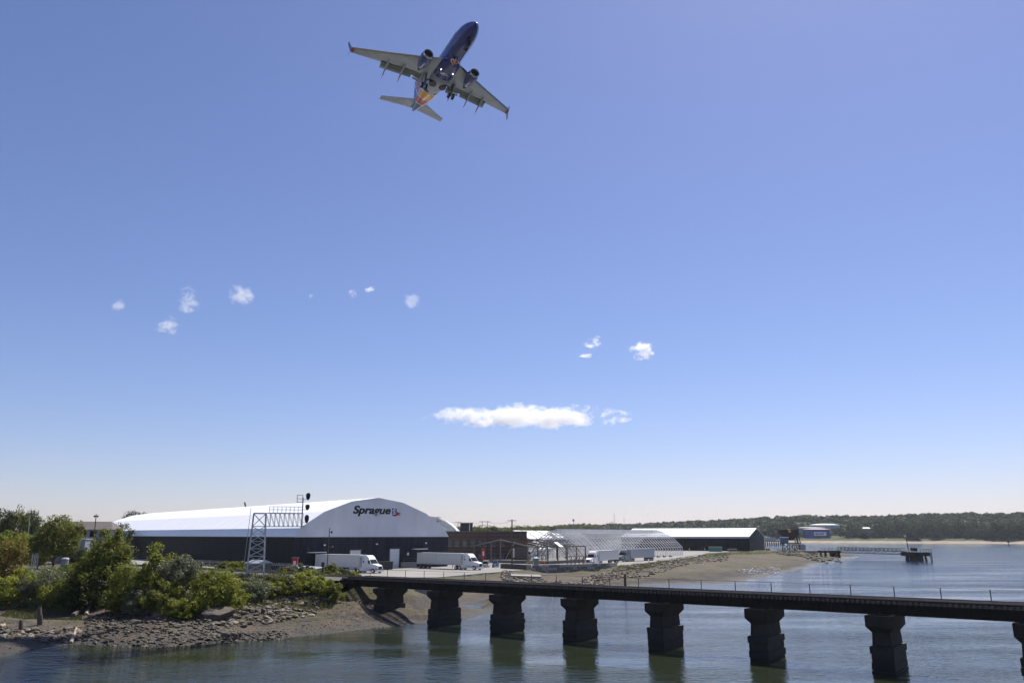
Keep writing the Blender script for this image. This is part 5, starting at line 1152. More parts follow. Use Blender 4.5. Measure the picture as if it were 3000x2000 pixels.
for sy, nm in ((-1, 'wing'), (1, 'wing')):
    W = [(-10.6,-18.0,1.5,-1.2,.14),(-10.9,-17.9,1.9,-1.15,.14),(-13.2,-18.1,5.6,-.74,.12),(-16.5,-19.7,11.5,-.06,.105),(-19.45,-21.1,16.9,.6,.1)]
    wg = MB().loft([foil(a, b_, sy * y, z, th) for a, b_, y, z, th in W]).build('wing', 'wing_grey', plane, True)
    # bright leading edge
    MB().loft([[(a + .1, sy * y, z - .02), (a - .28, sy * y, z + .16), (a - .28, sy * y, z - .17)] for a, b_, y, z, th in W[1:]]).build('slat', 'chrome', wg)
    # split winglet
    t0 = (-19.45, -21.1, 16.9, .6)
    up = [foil(-19.45,-21.1,sy*16.9,.6,.1), foil(-19.9,-21.15,sy*17.25,.85,.09), foil(-21.0,-21.75,sy*17.75,2.9,.07)]
    u_ = MB(); u_.loft(up).build('winglet', 'plane_blue', wg)
    MB().loft([[(-19.7,sy*16.7,.5),(-20.95,sy*16.7,.5),(-20.95,sy*16.7,.66),(-19.7,sy*16.7,.66)],[(-19.95,sy*17.2,.56),(-21.0,sy*17.2,.56),(-21.0,sy*17.2,.74),(-19.95,sy*17.2,.74)]]).build('red_band', 'stripe_red', wg)
    MB().loft([foil(-20.0,-21.1,sy*17.1,.6,.08), foil(-21.2,-21.7,sy*17.6,-.55,.06)]).build('lower_winglet', 'wing_grey', wg)
    # flaps, lowered
    def flap(y0, y1, x0, x1, z0, z1, ch, drop, m='flap_grey'):
        MB().loft([[(x0,sy*y0,z0),(x0-ch*.5,sy*y0,z0-drop*.35-.02),(x0-ch,sy*y0,z0-drop),(x0-ch*.5,sy*y0,z0-drop*.35+.16),],[(x1,sy*y1,z1),(x1-ch*.85*.5,sy*y1,z1-drop*.33-.02),(x1-ch*.85,sy*y1,z1-drop*.9),(x1-ch*.85*.5,sy*y1,z1-drop*.33+.14)]]).build('flap', m, wg)
    flap(2.2, 4.9, -17.65, -17.75, -1.12, -.87, 1.0, .45); flap(5.3, 11.3, -17.8, -19.4, -.87, -.17, .95, .4)
    flap(2.2, 4.9, -18.62, -18.72, -1.55, -1.3, .38, .3, 'wing_grey'); flap(5.3, 11.3, -18.72, -20.2, -1.26, -.55, .32, .26, 'wing_grey')
    flap(4.85, 5.35, -17.7, -17.8, -.9, -.85, .9, .3)
    MB().loft([[(-17.4,sy*2.2,-1.05),(-18.0,sy*2.2,-1.2),(-18.0,sy*2.2,-1.0)],[(-19.1,sy*11.3,-.12),(-19.7,sy*11.3,-.25),(-19.7,sy*11.3,-.05)]]).build('flap_gap', 'black_paint', wg)
    for y in (3.4, 7.2, 10.2):
        f = (y - 2) / 15; zc = -1.1 + f * 1.7; xs = -16.3 - max(0, y - 5.6) * .28
        MB().loft([[(x, sy * y + .2 * s_ * math.cos(a), z + .3 * s_ * math.sin(a)) for a in [2*math.pi*i/8 for i in range(8)]] for x, s_, z in ((xs,.12,zc-.3),(xs-.9,.9,zc-.45),(xs-2.2,1.0,zc-.75),(xs-3.6,.55,zc-1.4),(xs-4.3,.08,zc-1.75))]).build('flap_fairing', 'wing_grey', wg, True)
    # engine
    ex, ey, ez = -10.33, sy * 4.83, -1.87
    ci = lambda x, r, dzz=0: [(x, ey + r * math.cos(2*math.pi*i/28), ez + dzz + r * (.95 if math.sin(2*math.pi*i/28) < 0 else 1) * math.sin(2*math.pi*i/28)) for i in range(28)]
    en = MB().loft([ci(ex-.35,1.0),ci(ex-1.0,1.12),ci(ex-2.0,1.13),ci(ex-3.1,1.0),ci(ex-4.0,.8),ci(ex-4.02,.62)], cap=False).build('engine', 'plane_blue', plane, True)
    MB().loft([ci(ex-.36,1.0),ci(ex-.1,.97),ci(ex,.9),ci(ex-.08,.82),ci(ex-.4,.78)], cap=False).build('inlet_lip', 'chrome', en, True)
    MB().loft([ci(ex-.4,.78),ci(ex-1.0,.76)], cap=False).build('inlet_duct', 'steel_dark', en, True)
    MB().loft([ci(ex-1.0,.77),ci(ex-1.05,.77)]).build('fan', 'black_paint', en); MB().loft([ci(ex-.98,.24),ci(ex-.7,.16),ci(ex-.5,.02)]).build('spinner', 'steel_grey', en)
    MB().loft([ci(ex-3.9,.6),ci(ex-4.7,.42),ci(ex-5.4,.12)]).build('exhaust_cone', 'rust', en, True)
    MB().loft([[(ex-1.2,ey-.1,ez+.95),(ex-1.2,ey+.1,ez+.95),(ex-1.5,ey+.1,ez+1.25),(ex-1.5,ey-.1,ez+1.25)],[(ex-5.5,ey-.1,ez+.6),(ex-5.5,ey+.1,ez+.6),(ex-5.5,ey+.1,ez+1.1),(ex-5.5,ey-.1,ez+1.1)]]).build('pylon', 'wing_grey', en)
    # main gear
    lg = MB().tube((-16.9, sy*2.86, -1.0), (-17.1, sy*2.86, -3.75), .16, .13, n=10).build('main_gear_leg', 'steel_grey', plane)
    MB().bar((-17.0, sy*2.86, -2.6), (-17.0, sy*1.6, -1.7), .14).build('side_strut', 'steel_dark', lg); MB().bar((-17.05, sy*2.86, -3.2), (-16.0, sy*2.86, -1.4), .12).build('drag_strut', 'steel_dark', lg)
    MB().box(-17.6,-16.5,sy*3.1-.04,sy*3.1+.04,-3.0,-1.3).build('gear_door', 'wing_grey', lg)
    for dy in (-.43, .43):
        w_ = sub(lg, 'wheel', wheel_me, lg); w_.location = (-17.1, sy*2.86 + dy, -3.75); w_.scale = (1.16, 1.25, 1.16); sub(w_, 'rim', rim_me, w_)
    # tailplane
    MB().loft([foil(-27.9,-31.5,sy*.3,1.45,.1), foil(-28.3,-31.7,sy*.9,1.52,.1), foil(-32.3,-33.75,sy*7.1,2.36,.09)]).build('tailplane', 'wing_grey', plane, True)
    # landing light
    l = MB().loft([ell(-10.6,.07,.07,-1.45,10), ell(-10.75,.1,.1,-1.45,10)]); l = l.build('landing_light', 'landing_lamp' if 'landing_lamp' in M else 'white_paint', plane); l.location = (-2.1, sy * 1.25, -.75)
MB().loft([[(-23.6,-.06,1.9),(-23.6,.06,1.9),(-31.6,.16,1.5),(-31.6,-.16,1.5)],[(-26.2,-.12,3.3),(-26.2,.12,3.3),(-31.5,.2,3.0),(-31.5,-.2,3.0)],[(-31.0,-.08,9.5),(-31.0,.08,9.5),(-32.9,.08,9.5),(-32.9,-.08,9.5)]]).build('tail_fin', 'plane_livery', plane)
ng = MB().tube((-4.0,0,-1.6),(-4.05,0,-3.3),.1,.09,n=8).build('nose_gear_leg', 'steel_grey', plane)
for dy in (-.2, .2):
    w_ = sub(ng, 'wheel', wheel_me, ng); w_.location = (-4.05, dy, -3.3); w_.scale = (.7,.7,.7); sub(w_, 'rim', rim_me, w_)
for sy in (-1, 1): MB().box(-4.6,-3.0,sy*.42-.03,sy*.42+.03,-2.75,-1.8).build('nose_gear_door', 'plane_blue', plane)
MB().loft([[(x, hw * c, -1.985 + .35 * (hw*c/1.88)**2 + dzz) for c, dzz in ((-1,-.03),(1,-.03),(1,.3),(-1,.3))] for x, hw in ((-2.7,.36),(-4.7,.38))]).build('nose_gear_bay', 'black_paint', plane)
# belly heart emblem
hp_ = []
for i in range(24):
    a = 2*math.pi*i/24; hp_.append((.045 * (13*math.cos(a)-5*math.cos(2*a)-2*math.cos(3*a)-math.cos(4*a)), .045 * 16 * math.sin(a)**3))
def heart(sc_, z, m, nm, cut=None):
    pts = [( -9.3 + x * sc_, y * sc_) for x, y in hp_]
    return MB().loft([[(x, y, z + .13*(y/1.0)**2) for x, y in pts], [(x, y, z + .05 + .13*(y/1.0)**2) for x, y in pts]]).build(nm, m, plane)
heart(1.15, -2.43, 'chrome', 'heart_emblem'); h_ = heart(1.0, -2.46, 'stripe_red', 'heart_emblem'); 
MB().loft([[(-9.3+x*.8, y*.8, -2.475+.1*y*y) for x, y in ((.5,-.6),(.6,-.2),(-.1,.35),(-.35,.1))],[(-9.3+x*.8, y*.8, -2.44+.1*y*y) for x, y in ((.5,-.6),(.6,-.2),(-.1,.35),(-.35,.1))]]).build('emblem_band', 'stripe_yellow', h_)
for k in range(30):
    x = -5.2 - k * .62
    if x < -24.5: break
    for sy in (-1, 1):
        hw = 1.885 if x > -20.5 else 1.885 - (abs(x) - 20.5) * .05; zc = .35
        MB().box(x-.13, x+.13, sy*hw*.985-.03, sy*hw*.985+.03, zc, zc+.36).build('cabin_window', 'glass_pale', plane)
MB().box(-9.0,-8.5,-.03,.03,-2.45,-2.0).build('antenna_blade', 'white_trim', plane); MB().box(-13.5,-13.1,-.03,.03,-2.7,-2.2).build('antenna_blade', 'white_trim', plane)
# ---------------------------------------------------------------- vegetation
def leaf_cloud(rng, centres, radii, per, size, up=.35, flat=.8):
    """leaf blades scattered in clumps; returns verts, quads"""
    C = np.repeat(np.asarray(centres, float), per, 0); Rr = np.repeat(np.asarray(radii, float), per)
    n = len(C); d = rng.normal(size=(n, 3)); d /= np.linalg.norm(d, axis=1, keepdims=True)
    rad = Rr * rng.uniform(.25, 1, n) ** .55
    P = C + d * rad[:, None] * np.array([1, 1, flat])
    nrm = d * .7 + rng.normal(size=(n, 3)) * .55 + np.array([0, 0, up]); nrm /= np.linalg.norm(nrm, axis=1, keepdims=True)
    t = np.cross(nrm, rng.normal(size=(n, 3))); t /= np.linalg.norm(t, axis=1, keepdims=True) + 1e-9
    b = np.cross(nrm, t); s = size * rng.uniform(.6, 1.35, n)[:, None]
    V = np.stack([P - t * s * .5, P + b * s * .28 + nrm * s * .06, P + t * s * .55, P - b * s * .28 + nrm * s * .06], 1).reshape(-1, 3)
    return V, np.arange(n * 4).reshape(-1, 4)
def np_mesh(name, V, Q, m):
    me = bpy.data.meshes.new(name); me.vertices.add(len(V)); me.vertices.foreach_set('co', V.astype(np.float32).ravel()); k = Q.shape[1]
    me.loops.add(Q.size); me.loops.foreach_set('vertex_index', Q.ravel().astype(np.int32)); me.polygons.add(len(Q))
    me.polygons.foreach_set('loop_start', np.arange(0, Q.size, k, dtype=np.int32)); me.polygons.foreach_set('loop_total', np.full(len(Q), k, np.int32))
    me.update(); me.materials.append(M[m]); return me
def limb(b, p, q, r0, r1, rnd_, n=4):
    p, q = Vector(p), Vector(q); pv = p; L_ = (q - p).length
    for i in range(1, n + 1):
        f = i / n; c = p + (q - p) * f + (Vector((rnd_.uniform(-1,1), rnd_.uniform(-1,1), rnd_.uniform(-.4,.4))) * L_ * .06 if i < n else Vector())
        b.tube(pv, c, r0 + (r1 - r0) * (f - 1/n), r0 + (r1 - r0) * f, n=6, cap=False); pv = c
def tree_meshes(seed, h, w_, leaf, nclump, per, size, trunk=.28, shape='round', bark='bark', bare=0.0, base=.15):
    rng = np.random.default_rng(seed); rn = random.Random(seed); cs, rs = [], []
    while len(cs) < nclump:
        u, v, t_ = rng.uniform(-1, 1, 3); z = (t_ + 1) / 2; rr = math.hypot(u, v)
        if shape == 'round': lim = math.sqrt(max(0, 1 - ((z - .45) / .56) ** 2))
        elif shape == 'cone': lim = .12 + .88 * (1 - z) ** .75
        elif shape == 'bush': lim = math.sqrt(max(0, 1 - (z / 1.0) ** 2.2))
        else: lim = .35 + .65 * math.sin(math.pi * min(1, z * .95 + .1))
        if rr > lim or (rr < lim * .45 and rng.random() < .65): continue
        lump = .85 + .3 * rng.random()
        cs.append((u * w_ / 2 * lump, v * w_ / 2 * lump, h * (base + (1 - base) * z * .96))); rs.append((.09 + .1 * rng.random()) * (w_ + h) / 2)
    for k in range(max(4, nclump // 5)):                        # stray shoots that break the outline
        c = cs[int(rng.integers(nclump))]; f = rng.uniform(1.08, 1.32); cs.append((c[0] * f, c[1] * f, c[2] * rng.uniform(1.0, 1.12))); rs.append(.045 * (w_ + h) / 2 * rng.uniform(.7, 1.4))
    V, Q = leaf_cloud(rng, cs, rs, per, size)
    V[:, 2] = np.maximum(V[:, 2], .05)
    crown = np_mesh('crown', V, Q, leaf)
    b = MB(); tops = sorted(cs, key=lambda c: -c[2]); r = trunk
    top = (tops[0][0] * .4, tops[0][1] * .4, h * .8); limb(b, (0, 0, -.6), top, r, r * .25, rn, 6)
    for c in cs[::2]:
        f = max(.12, min(.75, c[2] / h - .2)); limb(b, (top[0] * f, top[1] * f, h * .8 * f), c, r * .38 * (1 - f * .5), r * .07, rn, 3)
    me = bpy.data.meshes.new('trunk'); me.from_pydata(b.v, [], b.f); me.materials.append(M[bark])
    return crown, me
def plant(name, label, cat, loc, crown, trunk, rz=0.0, sc=(1,1,1), group=None):
    t = thing(name, label, cat, loc, rz, group); t.scale = sc
    sub(t, 'crown', crown, t); sub(t, 'trunk', trunk, t); return t
def veg(name, label, px, py_base, zb, py_top, wpx, leaf, seed, shape='round', n=70, per=120, size=.3, group=None, bark='bark', Y=None, base=.12, cat=None, trunk=.2):
    p = gp(px, py_base, zb) if Y is None else at(px, py_base, Y)
    if Y is None: p.z = hz(p.x, p.y)
    h = at(px, py_top, p.y).z - p.z; w_ = wpx * p.y / 2310
    cr, tr = tree_meshes(seed, h, w_, leaf, n, per, size, trunk, shape, bark, base=base)
    return plant(name, label, cat or ('tree' if 'tree' in name else 'bush'), p, cr, tr, 0, (1,1,1), group)
# key plants of the left bank
veg('leafy_tree', 'big dark olive tree rising above the shore bushes', 292, 1772, 2.0, 1541, 205, 'leaf_olive', 11, 'cone', 150, 130, .34, base=.05, trunk=.3)
veg('leafy_tree', 'spiky topped green tree against the dark warehouse wall', 444, 1786, 2.0, 1585, 150, 'leaf_bright', 12, 'cone', 80, 120, .34, base=.05)
veg('leafy_tree', 'grey green tree with pale bare trunk by the shore', 524, 1782, 2.3, 1632, 120, 'leaf_grey', 13, 'round', 60, 130, .26, bark='bark_pale', base=.42, trunk=.16)
veg('round_bush', 'large rounded yellow green bush beside the pale trunked tree', 620, 1784, 2.3, 1662, 180, 'leaf_bright', 14, 'bush', 110, 130, .27, base=.02)
veg('leafy_tree', 'tall olive tree with thin forked trunks near the lattice mast', 150, 1668, 3.2, 1510, 125, 'leaf_olive', 15, 'round', 80, 120, .36, Y=150, base=.3, trunk=.2)
veg('leafy_bush', 'rust tinged bush at the edge of the shore thicket', 8, 1760, 2.2, 1572, 130, 'leaf_rust', 16, 'cone', 80, 110, .32, base=.05)
veg('leafy_bush', 'bright green bush below the rust tinged bush', 52, 1768, 2.0, 1660, 140, 'leaf_bright', 17, 'bush', 80, 110, .28, base=.02)
veg('leafy_bush', 'silvery grey green bush between the bright bush and the dark olive tree', 130, 1768, 2.0, 1650, 150, 'leaf_grey', 18, 'bush', 90, 110, .27, base=.02)
veg('leafy_bush', 'olive bush hiding the foot of the small white topped tank', 196, 1745, 2.6, 1640, 110, 'leaf_olive', 29, 'bush', 70, 110, .28, base=.02)
veg('leafy_bush', 'yellow green low bush at the foot of the dark olive tree', 172, 1772, 2.0, 1688, 105, 'leaf_bright', 19, 'bush', 60, 110, .26, base=.02)
veg('leafy_bush', 'dark bush on the water side of the dark olive tree', 262, 1776, 2.0, 1668, 150, 'leaf_dark', 20, 'bush', 90, 110, .28, base=.02)
veg('leafy_bush', 'olive bush between the dark olive tree and the spiky tree', 368, 1786, 2.0, 1640, 120, 'leaf_olive', 21, 'bush', 80, 110, .28, base=.02)
veg('leafy_bush', 'grey green bush at the foot of the spiky tree', 420, 1792, 2.0, 1712, 110, 'leaf_grey', 22, 'bush', 60, 110, .25, base=.02)
veg('leafy_bush', 'dark green bush in front of the pale trunk', 486, 1794, 2.1, 1690, 120, 'leaf_olive', 23, 'bush', 70, 110, .26, base=.02)
veg('leafy_bush', 'small bright bush at the foot of the pale trunk', 545, 1796, 2.2, 1735, 80, 'leaf_bright', 24, 'bush', 45, 110, .24, base=.02)
scr = [(700,1748,1705,105,'leaf_olive'),(752,1752,1700,120,'leaf_grey'),(800,1744,1700,100,'leaf_bright'),(842,1742,1690,100,'leaf_olive'),(905,1735,1672,110,'leaf_bright'),(950,1740,1695,85,'leaf_bright'),(980,1742,1705,70,'leaf_olive'),(880,1742,1700,85,'leaf_bright'),(730,1725,1690,100,'leaf_grey'),(812,1718,1686,110,'leaf_olive'),(660,1735,1692,90,'leaf_olive'),(925,1700,1668,90,'leaf_olive'),(768,1746,1712,80,'leaf_olive'),(690,1764,1728,70,'leaf_bright')]
labs = ['olive scrub bush beside the large rounded bush','grey green scrub bush on the embankment slope','bright scrub bush above the stone bank','olive scrub bush next to the yellow flowering bush','tall bright bush at the railway bridge end','bright bush touching the bridge abutment','small olive bush hanging over the abutment','bright bush below the yellow flowering bush','grey scrub on the gravel shoulder below the gantry','olive scrub below the yellow track sign','olive scrub behind the large rounded bush','olive bush at the bridge deck end by the fence','low olive scrub on the stone bank top','bright low scrub at the foot of the large rounded bush']
for k, ((px, pb, pt, w_, lf), lab) in enumerate(zip(scr, labs)):
    zb = 2.6 + (1785 - pb) / 1785 * 40 * .9; veg('scrub_bush', lab, px, pb, min(zb, 4.9), pt, w_, lf, 40 + k, 'bush', 48, 100, .23, 'scrub bushes on the embankment', base=.02, trunk=.08)
veg('flowering_bush', 'yellow flowering bush on the bank beside the bridge', 862, 1742, 3.2, 1690, 62, 'leaf_yellow', 60, 'bush', 34, 110, .2, base=.1, trunk=.06)
veg('flowering_bush', 'small yellow flowering bush below the larger yellow one', 893, 1750, 3.0, 1722, 50, 'leaf_yellow', 61, 'bush', 24, 100, .2, base=.05, trunk=.05)
veg('scrub_bush', 'olive bush spilling over the shore end of the bridge deck', 985, 1706, 4.3, 1678, 85, 'leaf_olive', 63, 'bush', 44, 100, .23, 'scrub bushes on the embankment', base=.02, trunk=.08)
veg('scrub_bush', 'bright bush beside the shore end of the bridge deck', 940, 1712, 4.3, 1682, 80, 'leaf_bright', 64, 'bush', 44, 100, .23, 'scrub bushes on the embankment', base=.02, trunk=.08)
for k, (px, pt, w_, lf, o_, lab) in enumerate(((660,1636,52,'leaf_olive',10,'dense hedge bush behind the track by the gantry'),(700,1638,60,'leaf_bright',10,'bright hedge bush behind the track by the gantry'),(850,1652,60,'leaf_grey',9,'grey green bush behind the track near the red cabinet'),(886,1650,60,'leaf_grey',9,'pale bush between the red cabinet and the trailer'),(975,1652,70,'leaf_olive',9,'bush in front of the trailer wheels'),(1010,1662,70,'leaf_grey',8.5,'low bush in front of the trailer front end'),(1040,1668,45,'leaf_bright',8,'small bright bush in front of the white cab'))):
    for s in range(-140, -15):
        q = br(s, o_, 5)
        X_ = 1500 + 2310 * q.x / q.y
        if X_ >= px: break
    z = hz(q.x, q.y); h = at(px, pt, q.y).z - z; cr, tr = tree_meshes(70 + k, max(h, 1.2), w_ * q.y / 2310, lf, 50, 100, .28, .08, 'bush', base=.02); plant('hedge_bush', lab, 'bush', (q.x, q.y, z), cr, tr, 0, (1,1,1), 'bushes behind the railway track')
# background trees on the left
bt = [tree_meshes(90 + k, 12, 10, lf, 70, 90, .5, .3, 'round', base=.2) for k, lf in enumerate(('leaf_dark','leaf_olive','leaf_dark'))]
for k, (px, pt, Y, w_, lab) in enumerate(((10,1487,235,80,'dark tree at the outer edge of the hillside group'),(52,1483,240,70,'highest dark tree of the hillside group'),(92,1490,245,60,'dark tree with uneven top beside the hillside group'),(112,1512,230,50,'smaller dark tree on the slope of the hillside group'),(205,1524,190,70,'rounded tree between the olive tree and the hip roofed building'),(408,1494,380,95,'round tree rising behind the warehouse roof edge'),(362,1530,300,60,'small tree at the low corner of the warehouse roof'),(30,1556,180,110,'light green tree in front of the hillside group'),(75,1560,175,90,'second light green tree in front of the hillside group'),(335,1548,240,60,'tree between the hip roofed building and the warehouse'),(250,1570,215,70,'tree hiding the wall of the hip roofed building'),(-40,1500,230,90,'dark tree beside the hillside group outer edge'),(230,1600,170,80,'bushy tree beside the blue grey shed'),(118,1600,170,70,'bushy tree behind the lattice mast'))):
    q = at(px, pt, Y); z = hz(q.x, q.y); h = q.z - z; w = w_ * Y / 2310
    if 'light' in lab: cr, tr = tree_meshes(120 + k, h, w, 'leaf_bright', 60, 90, .42, .2, 'round', base=.15); plant('background_tree', lab, 'tree', (q.x, q.y, z), cr, tr, 0, (1,1,1), 'trees behind the shore thicket')
    else: cr, tr = bt[k % 3]; plant('background_tree', lab, 'tree', (q.x, q.y, z), cr, tr, k * 1.3, (w / 10, w / 10, h / 12), 'trees behind the shore thicket')
# tree belt beyond the yard
rb2 = random.Random(77); zl_ = ('rounded tree in the belt beyond the brick building', 'dark tree in the belt beyond the arched frames', 'dense tree in the belt beyond the arched frames')
for k in range(64):
    px = 1330 + (1760 - 1330) * ((k * .618) % 1); Y = rb2.uniform(500, 640); x = (px - 1500) / 2310 * Y; z = hz(x, Y)
    if z < 1: continue
    h = 12 + rb2.uniform(14, 27) * Y / 2383 - z; cr, tr = bt[k % 3]; plant('belt_tree', zl_[k % 3], 'tree', (x, Y, z), cr, tr, rb2.uniform(0, 6.28), (h / 11, h / 11, h / 12), 'trees in the belt beyond the yard')
# ---------------------------------------------------------------- far shore trees
ft = [tree_meshes(200 + k, 20, 17, 'leaf_far', 46, 26, 2.3, .5, 'round', base=.06) for k in range(6)] + [tree_meshes(210 + k, 22, 10, 'leaf_far', 30, 26, 2.0, .4, 'cone', base=.05) for k in range(2)]
rf = random.Random(21); placed = 0
labs = ('broad dark shoreline tree on the far bank', 'rounded shoreline tree on the far bank above the sand', 'dense low shoreline tree on the far bank', 'tall bushy tree in the far bank thicket', 'spreading tree in the far bank thicket', 'lopsided tree in the far bank thicket', 'narrow dark conifer on the far bank', 'slim pointed conifer on the far bank')
for k in range(260):
    px = rf.uniform(2255, 3120); row = k % 4
    X0 = (px - 1500) / 2310
    ys = float(np.interp(X0 * 1150, [0,300,451,714,1200,3000],[1320,1270,1214,1102,980,700])); Y = ys + 32 + row * 30 + rf.uniform(-10, 14)
    x = X0 * Y; z = hz(x, Y)
    if 2335 < px < 2482 and row < 4:
        if Y < 1260 and not (2440 < px): sc_ = .28
        else: continue
    else: sc_ = rf.uniform(.5, 1.25) * (.7 if row == 0 else 1.0)
    if 1100 < ys + 0 and 2560 > px > 2540: sc_ *= .5
    i = rf.choice((0,1,2,3,4,5,0,1,2,3,4,5,6,7)); cr, tr = ft[i]
    plant('shore_tree', labs[i], 'tree', (x, Y, z - .5), cr, tr, rf.uniform(0, 6.28), (sc_ * rf.uniform(.9, 1.25), sc_ * rf.uniform(.9, 1.25), sc_), 'trees along the far shore'); placed += 1
# wooded hills behind: far too many to count
def forest():
    rng = np.random.default_rng(5); Vs, n = [], 0
    N_ = 5200; xs = rng.uniform(-700, 2300, N_); ys = 1330 + rng.uniform(0, 1, N_) ** .8 * 820 - np.clip(xs - 300, 0, 900) * .32
    zs = height(xs, ys); ok = zs > 3.2; xs, ys, zs = xs[ok], ys[ok], zs[ok]
    per = 46; m_ = len(xs); hh = rng.uniform(8, 16, m_); rr = rng.uniform(5, 9.5, m_)
    C = np.stack([xs, ys, zs + hh * .55], 1); P = np.repeat(C, per, 0); n = len(P)
    d = rng.normal(size=(n, 3)); d /= np.linalg.norm(d, axis=1, keepdims=True); d[:, 2] = np.where(d[:, 2] < -.4, -d[:, 2], d[:, 2])
    P = P + d * np.stack([np.repeat(rr, per), np.repeat(rr, per), np.repeat(hh * .5, per)], 1) * rng.uniform(.75, 1.05, n)[:, None]
    nr = d + rng.normal(size=(n, 3)) * .35; nr /= np.linalg.norm(nr, axis=1, keepdims=True)
    t = np.cross(nr, rng.normal(size=(n, 3))); t /= np.linalg.norm(t, axis=1, keepdims=True); b = np.cross(nr, t); s = rng.uniform(1.6, 3.6, n)[:, None]
    V = np.stack([P - t * s, P + b * s * .8, P + t * s, P - b * s * .8], 1).reshape(-1, 3)
    me = np_mesh('forest', V, np.arange(n * 4).reshape(-1, 4), 'leaf_far'); o = bpy.data.objects.new('forest', me); COL.objects.link(o)
    tag(o, 'dark green woods covering the hills beyond the water', 'forest', kind='stuff')
forest()
# ---------------------------------------------------------------- grass and weeds
def blades(name, label, pts, h, m='grass', seed=3):
    rng = np.random.default_rng(seed); P = np.asarray(pts); n = len(P)
    a = rng.uniform(0, 6.28, n); w_ = rng.uniform(.04, .1, n); hh = h * rng.uniform(.5, 1.4, n); le = rng.normal(size=(n, 2)) * .25 * hh[:, None]
    dx, dy = np.cos(a) * w_, np.sin(a) * w_; z = P[:, 2]
    V = np.stack([np.stack([P[:,0]-dx, P[:,1]-dy, z-.05],1), np.stack([P[:,0]+dx, P[:,1]+dy, z-.05],1), np.stack([P[:,0]+le[:,0], P[:,1]+le[:,1], z+hh],1)],1).reshape(-1,3)
    o = bpy.data.objects.new(name, np_mesh(name, V, np.arange(n*3).reshape(-1,3), m)); COL.objects.link(o); tag(o, label, 'grass', kind='stuff')
rng = np.random.default_rng(8)
def band(poly_top, poly_bot, n, z):
    r = []
    a_, b_ = np.array([gp(x, y, z)[:2] for x, y in poly_top]), np.array([gp(x, y, z)[:2] for x, y in poly_bot]); u = rng.uniform(0, len(a_) - 1.001, n); i = u.astype(int); f = (u - i)[:, None]; v = rng.uniform(0, 1, n)[:, None]
    P = (a_[i] * (1 - f) + a_[i+1] * f) * (1 - v) + (b_[i] * (1 - f) + b_[i+1] * f) * v
    return P
def zcol(P): return np.concatenate([P, height(P[:, 0], P[:, 1])[:, None]], 1)
P = band([(0,1768),(120,1772),(240,1782)], [(0,1800),(120,1800),(240,1806)], 9000, 1.5); P = P[vnoise(P[:,0]/2.5, P[:,1]/2.5, 7) > .42]; blades('marsh_grass', 'short green marsh grass below the shore bushes', zcol(P), .22)
P = band([(1795,1660),(1900,1648),(2040,1627),(2140,1619),(2300,1614),(2420,1613)], [(1790,1668),(1912,1657),(2045,1634),(2145,1624),(2300,1619),(2420,1617)], 9000, 3.0); P = P[vnoise(P[:,0]/4, P[:,1]/4, 9) > .35]; blades('verge_grass', 'rough grass along the yard edge above the stones', zcol(P), .5, seed=4)
P = band([(610,1700),(760,1690),(900,1684),(980,1690)], [(600,1755),(760,1745),(900,1738),(985,1735)], 14000, 4.0); P = P[vnoise(P[:,0]/3, P[:,1]/3, 11) > .38]; blades('embankment_grass', 'tall dry grass between the embankment bushes', zcol(P), .55, seed=5)
# ---------------------------------------------------------------- stones
def rock_mesh(seed, m, sub_=1):
    rn = random.Random(seed); bm = bmesh.new(); bmesh.ops.create_icosphere(bm, subdivisions=sub_, radius=.5)
    ax = [Vector((rn.gauss(0,1), rn.gauss(0,1), rn.gauss(0,1))).normalized() for _ in range(7)]; lim = [rn.uniform(.24,.42) for _ in ax]
    for v in bm.verts:
        v.co += Vector((rn.uniform(-1,1), rn.uniform(-1,1), rn.uniform(-1,1))) * .05
        for a, l in zip(ax, lim):
            k = v.co.dot(a)
            if k > l: v.co -= a * (k - l)
    me = bpy.data.meshes.new('rock'); bm.to_mesh(me); bm.free(); me.materials.append(M[m]); return me
RK = {m: [rock_mesh(i * 3 + j * 50, m) for i in range(8)] for j, m in enumerate(('rock', 'rock_pale', 'rock_dark'))}
def zone(top, bot, n, z, mats, s0, s1, lab, seed):
    P = band(top, bot, n, z); r_ = np.random.default_rng(seed); S = s0 + (s1 - s0) * r_.uniform(0, 1, n) ** 2.6
    return [(x, y, s, mats[int(r_.integers(len(mats)))], lab) for (x, y), s in zip(P, S)]
Z = []
Z += zone([(610,1778),(700,1768),(800,1760),(900,1752),(985,1750)], [(600,1812),(700,1806),(800,1800),(900,1790),(992,1766)], 1500, 2.0, ('rock','rock','rock_pale'), .25, 1.15, 'grey angular stone in the bank below the embankment bushes', 1)
Z += zone([(250,1822),(330,1815),(450,1822),(560,1832),(660,1850)], [(235,1886),(330,1890),(450,1892),(560,1888),(690,1878)], 1500, .6, ('rock_dark','rock_dark','rock_dark','rock'), .18, .85, 'dark flat stone in the rock heap at the water edge', 2)
Z += zone([(0,1850),(60,1851),(130,1850),(230,1845)], [(0,1872),(60,1872),(130,1874),(230,1868)], 260, .5, ('rock','rock','rock_dark','rock_pale'), .25, 1.2, 'flat slab stone in the old wall line across the mud', 3)
Z += zone([(1470,1678),(1560,1690),(1680,1692),(1785,1668),(1900,1655),(2040,1633),(2140,1626)], [(1470,1700),(1560,1704),(1680,1702),(1785,1684),(1912,1675),(2000,1655),(2130,1640)], 2600, 2.4, ('rock','rock_pale','rock_pale'), .45, 1.25, 'pale stone in the armoured slope below the yard', 4)
Z += zone([(2270,1618),(2330,1617),(2400,1614),(2450,1612)], [(2280,1626),(2340,1630),(2410,1636),(2470,1634)], 420, 2.0, ('rock','rock_pale','rock_dark'), .6, 2.4, 'tumbled boulder on the point beneath the hopper tower', 5)
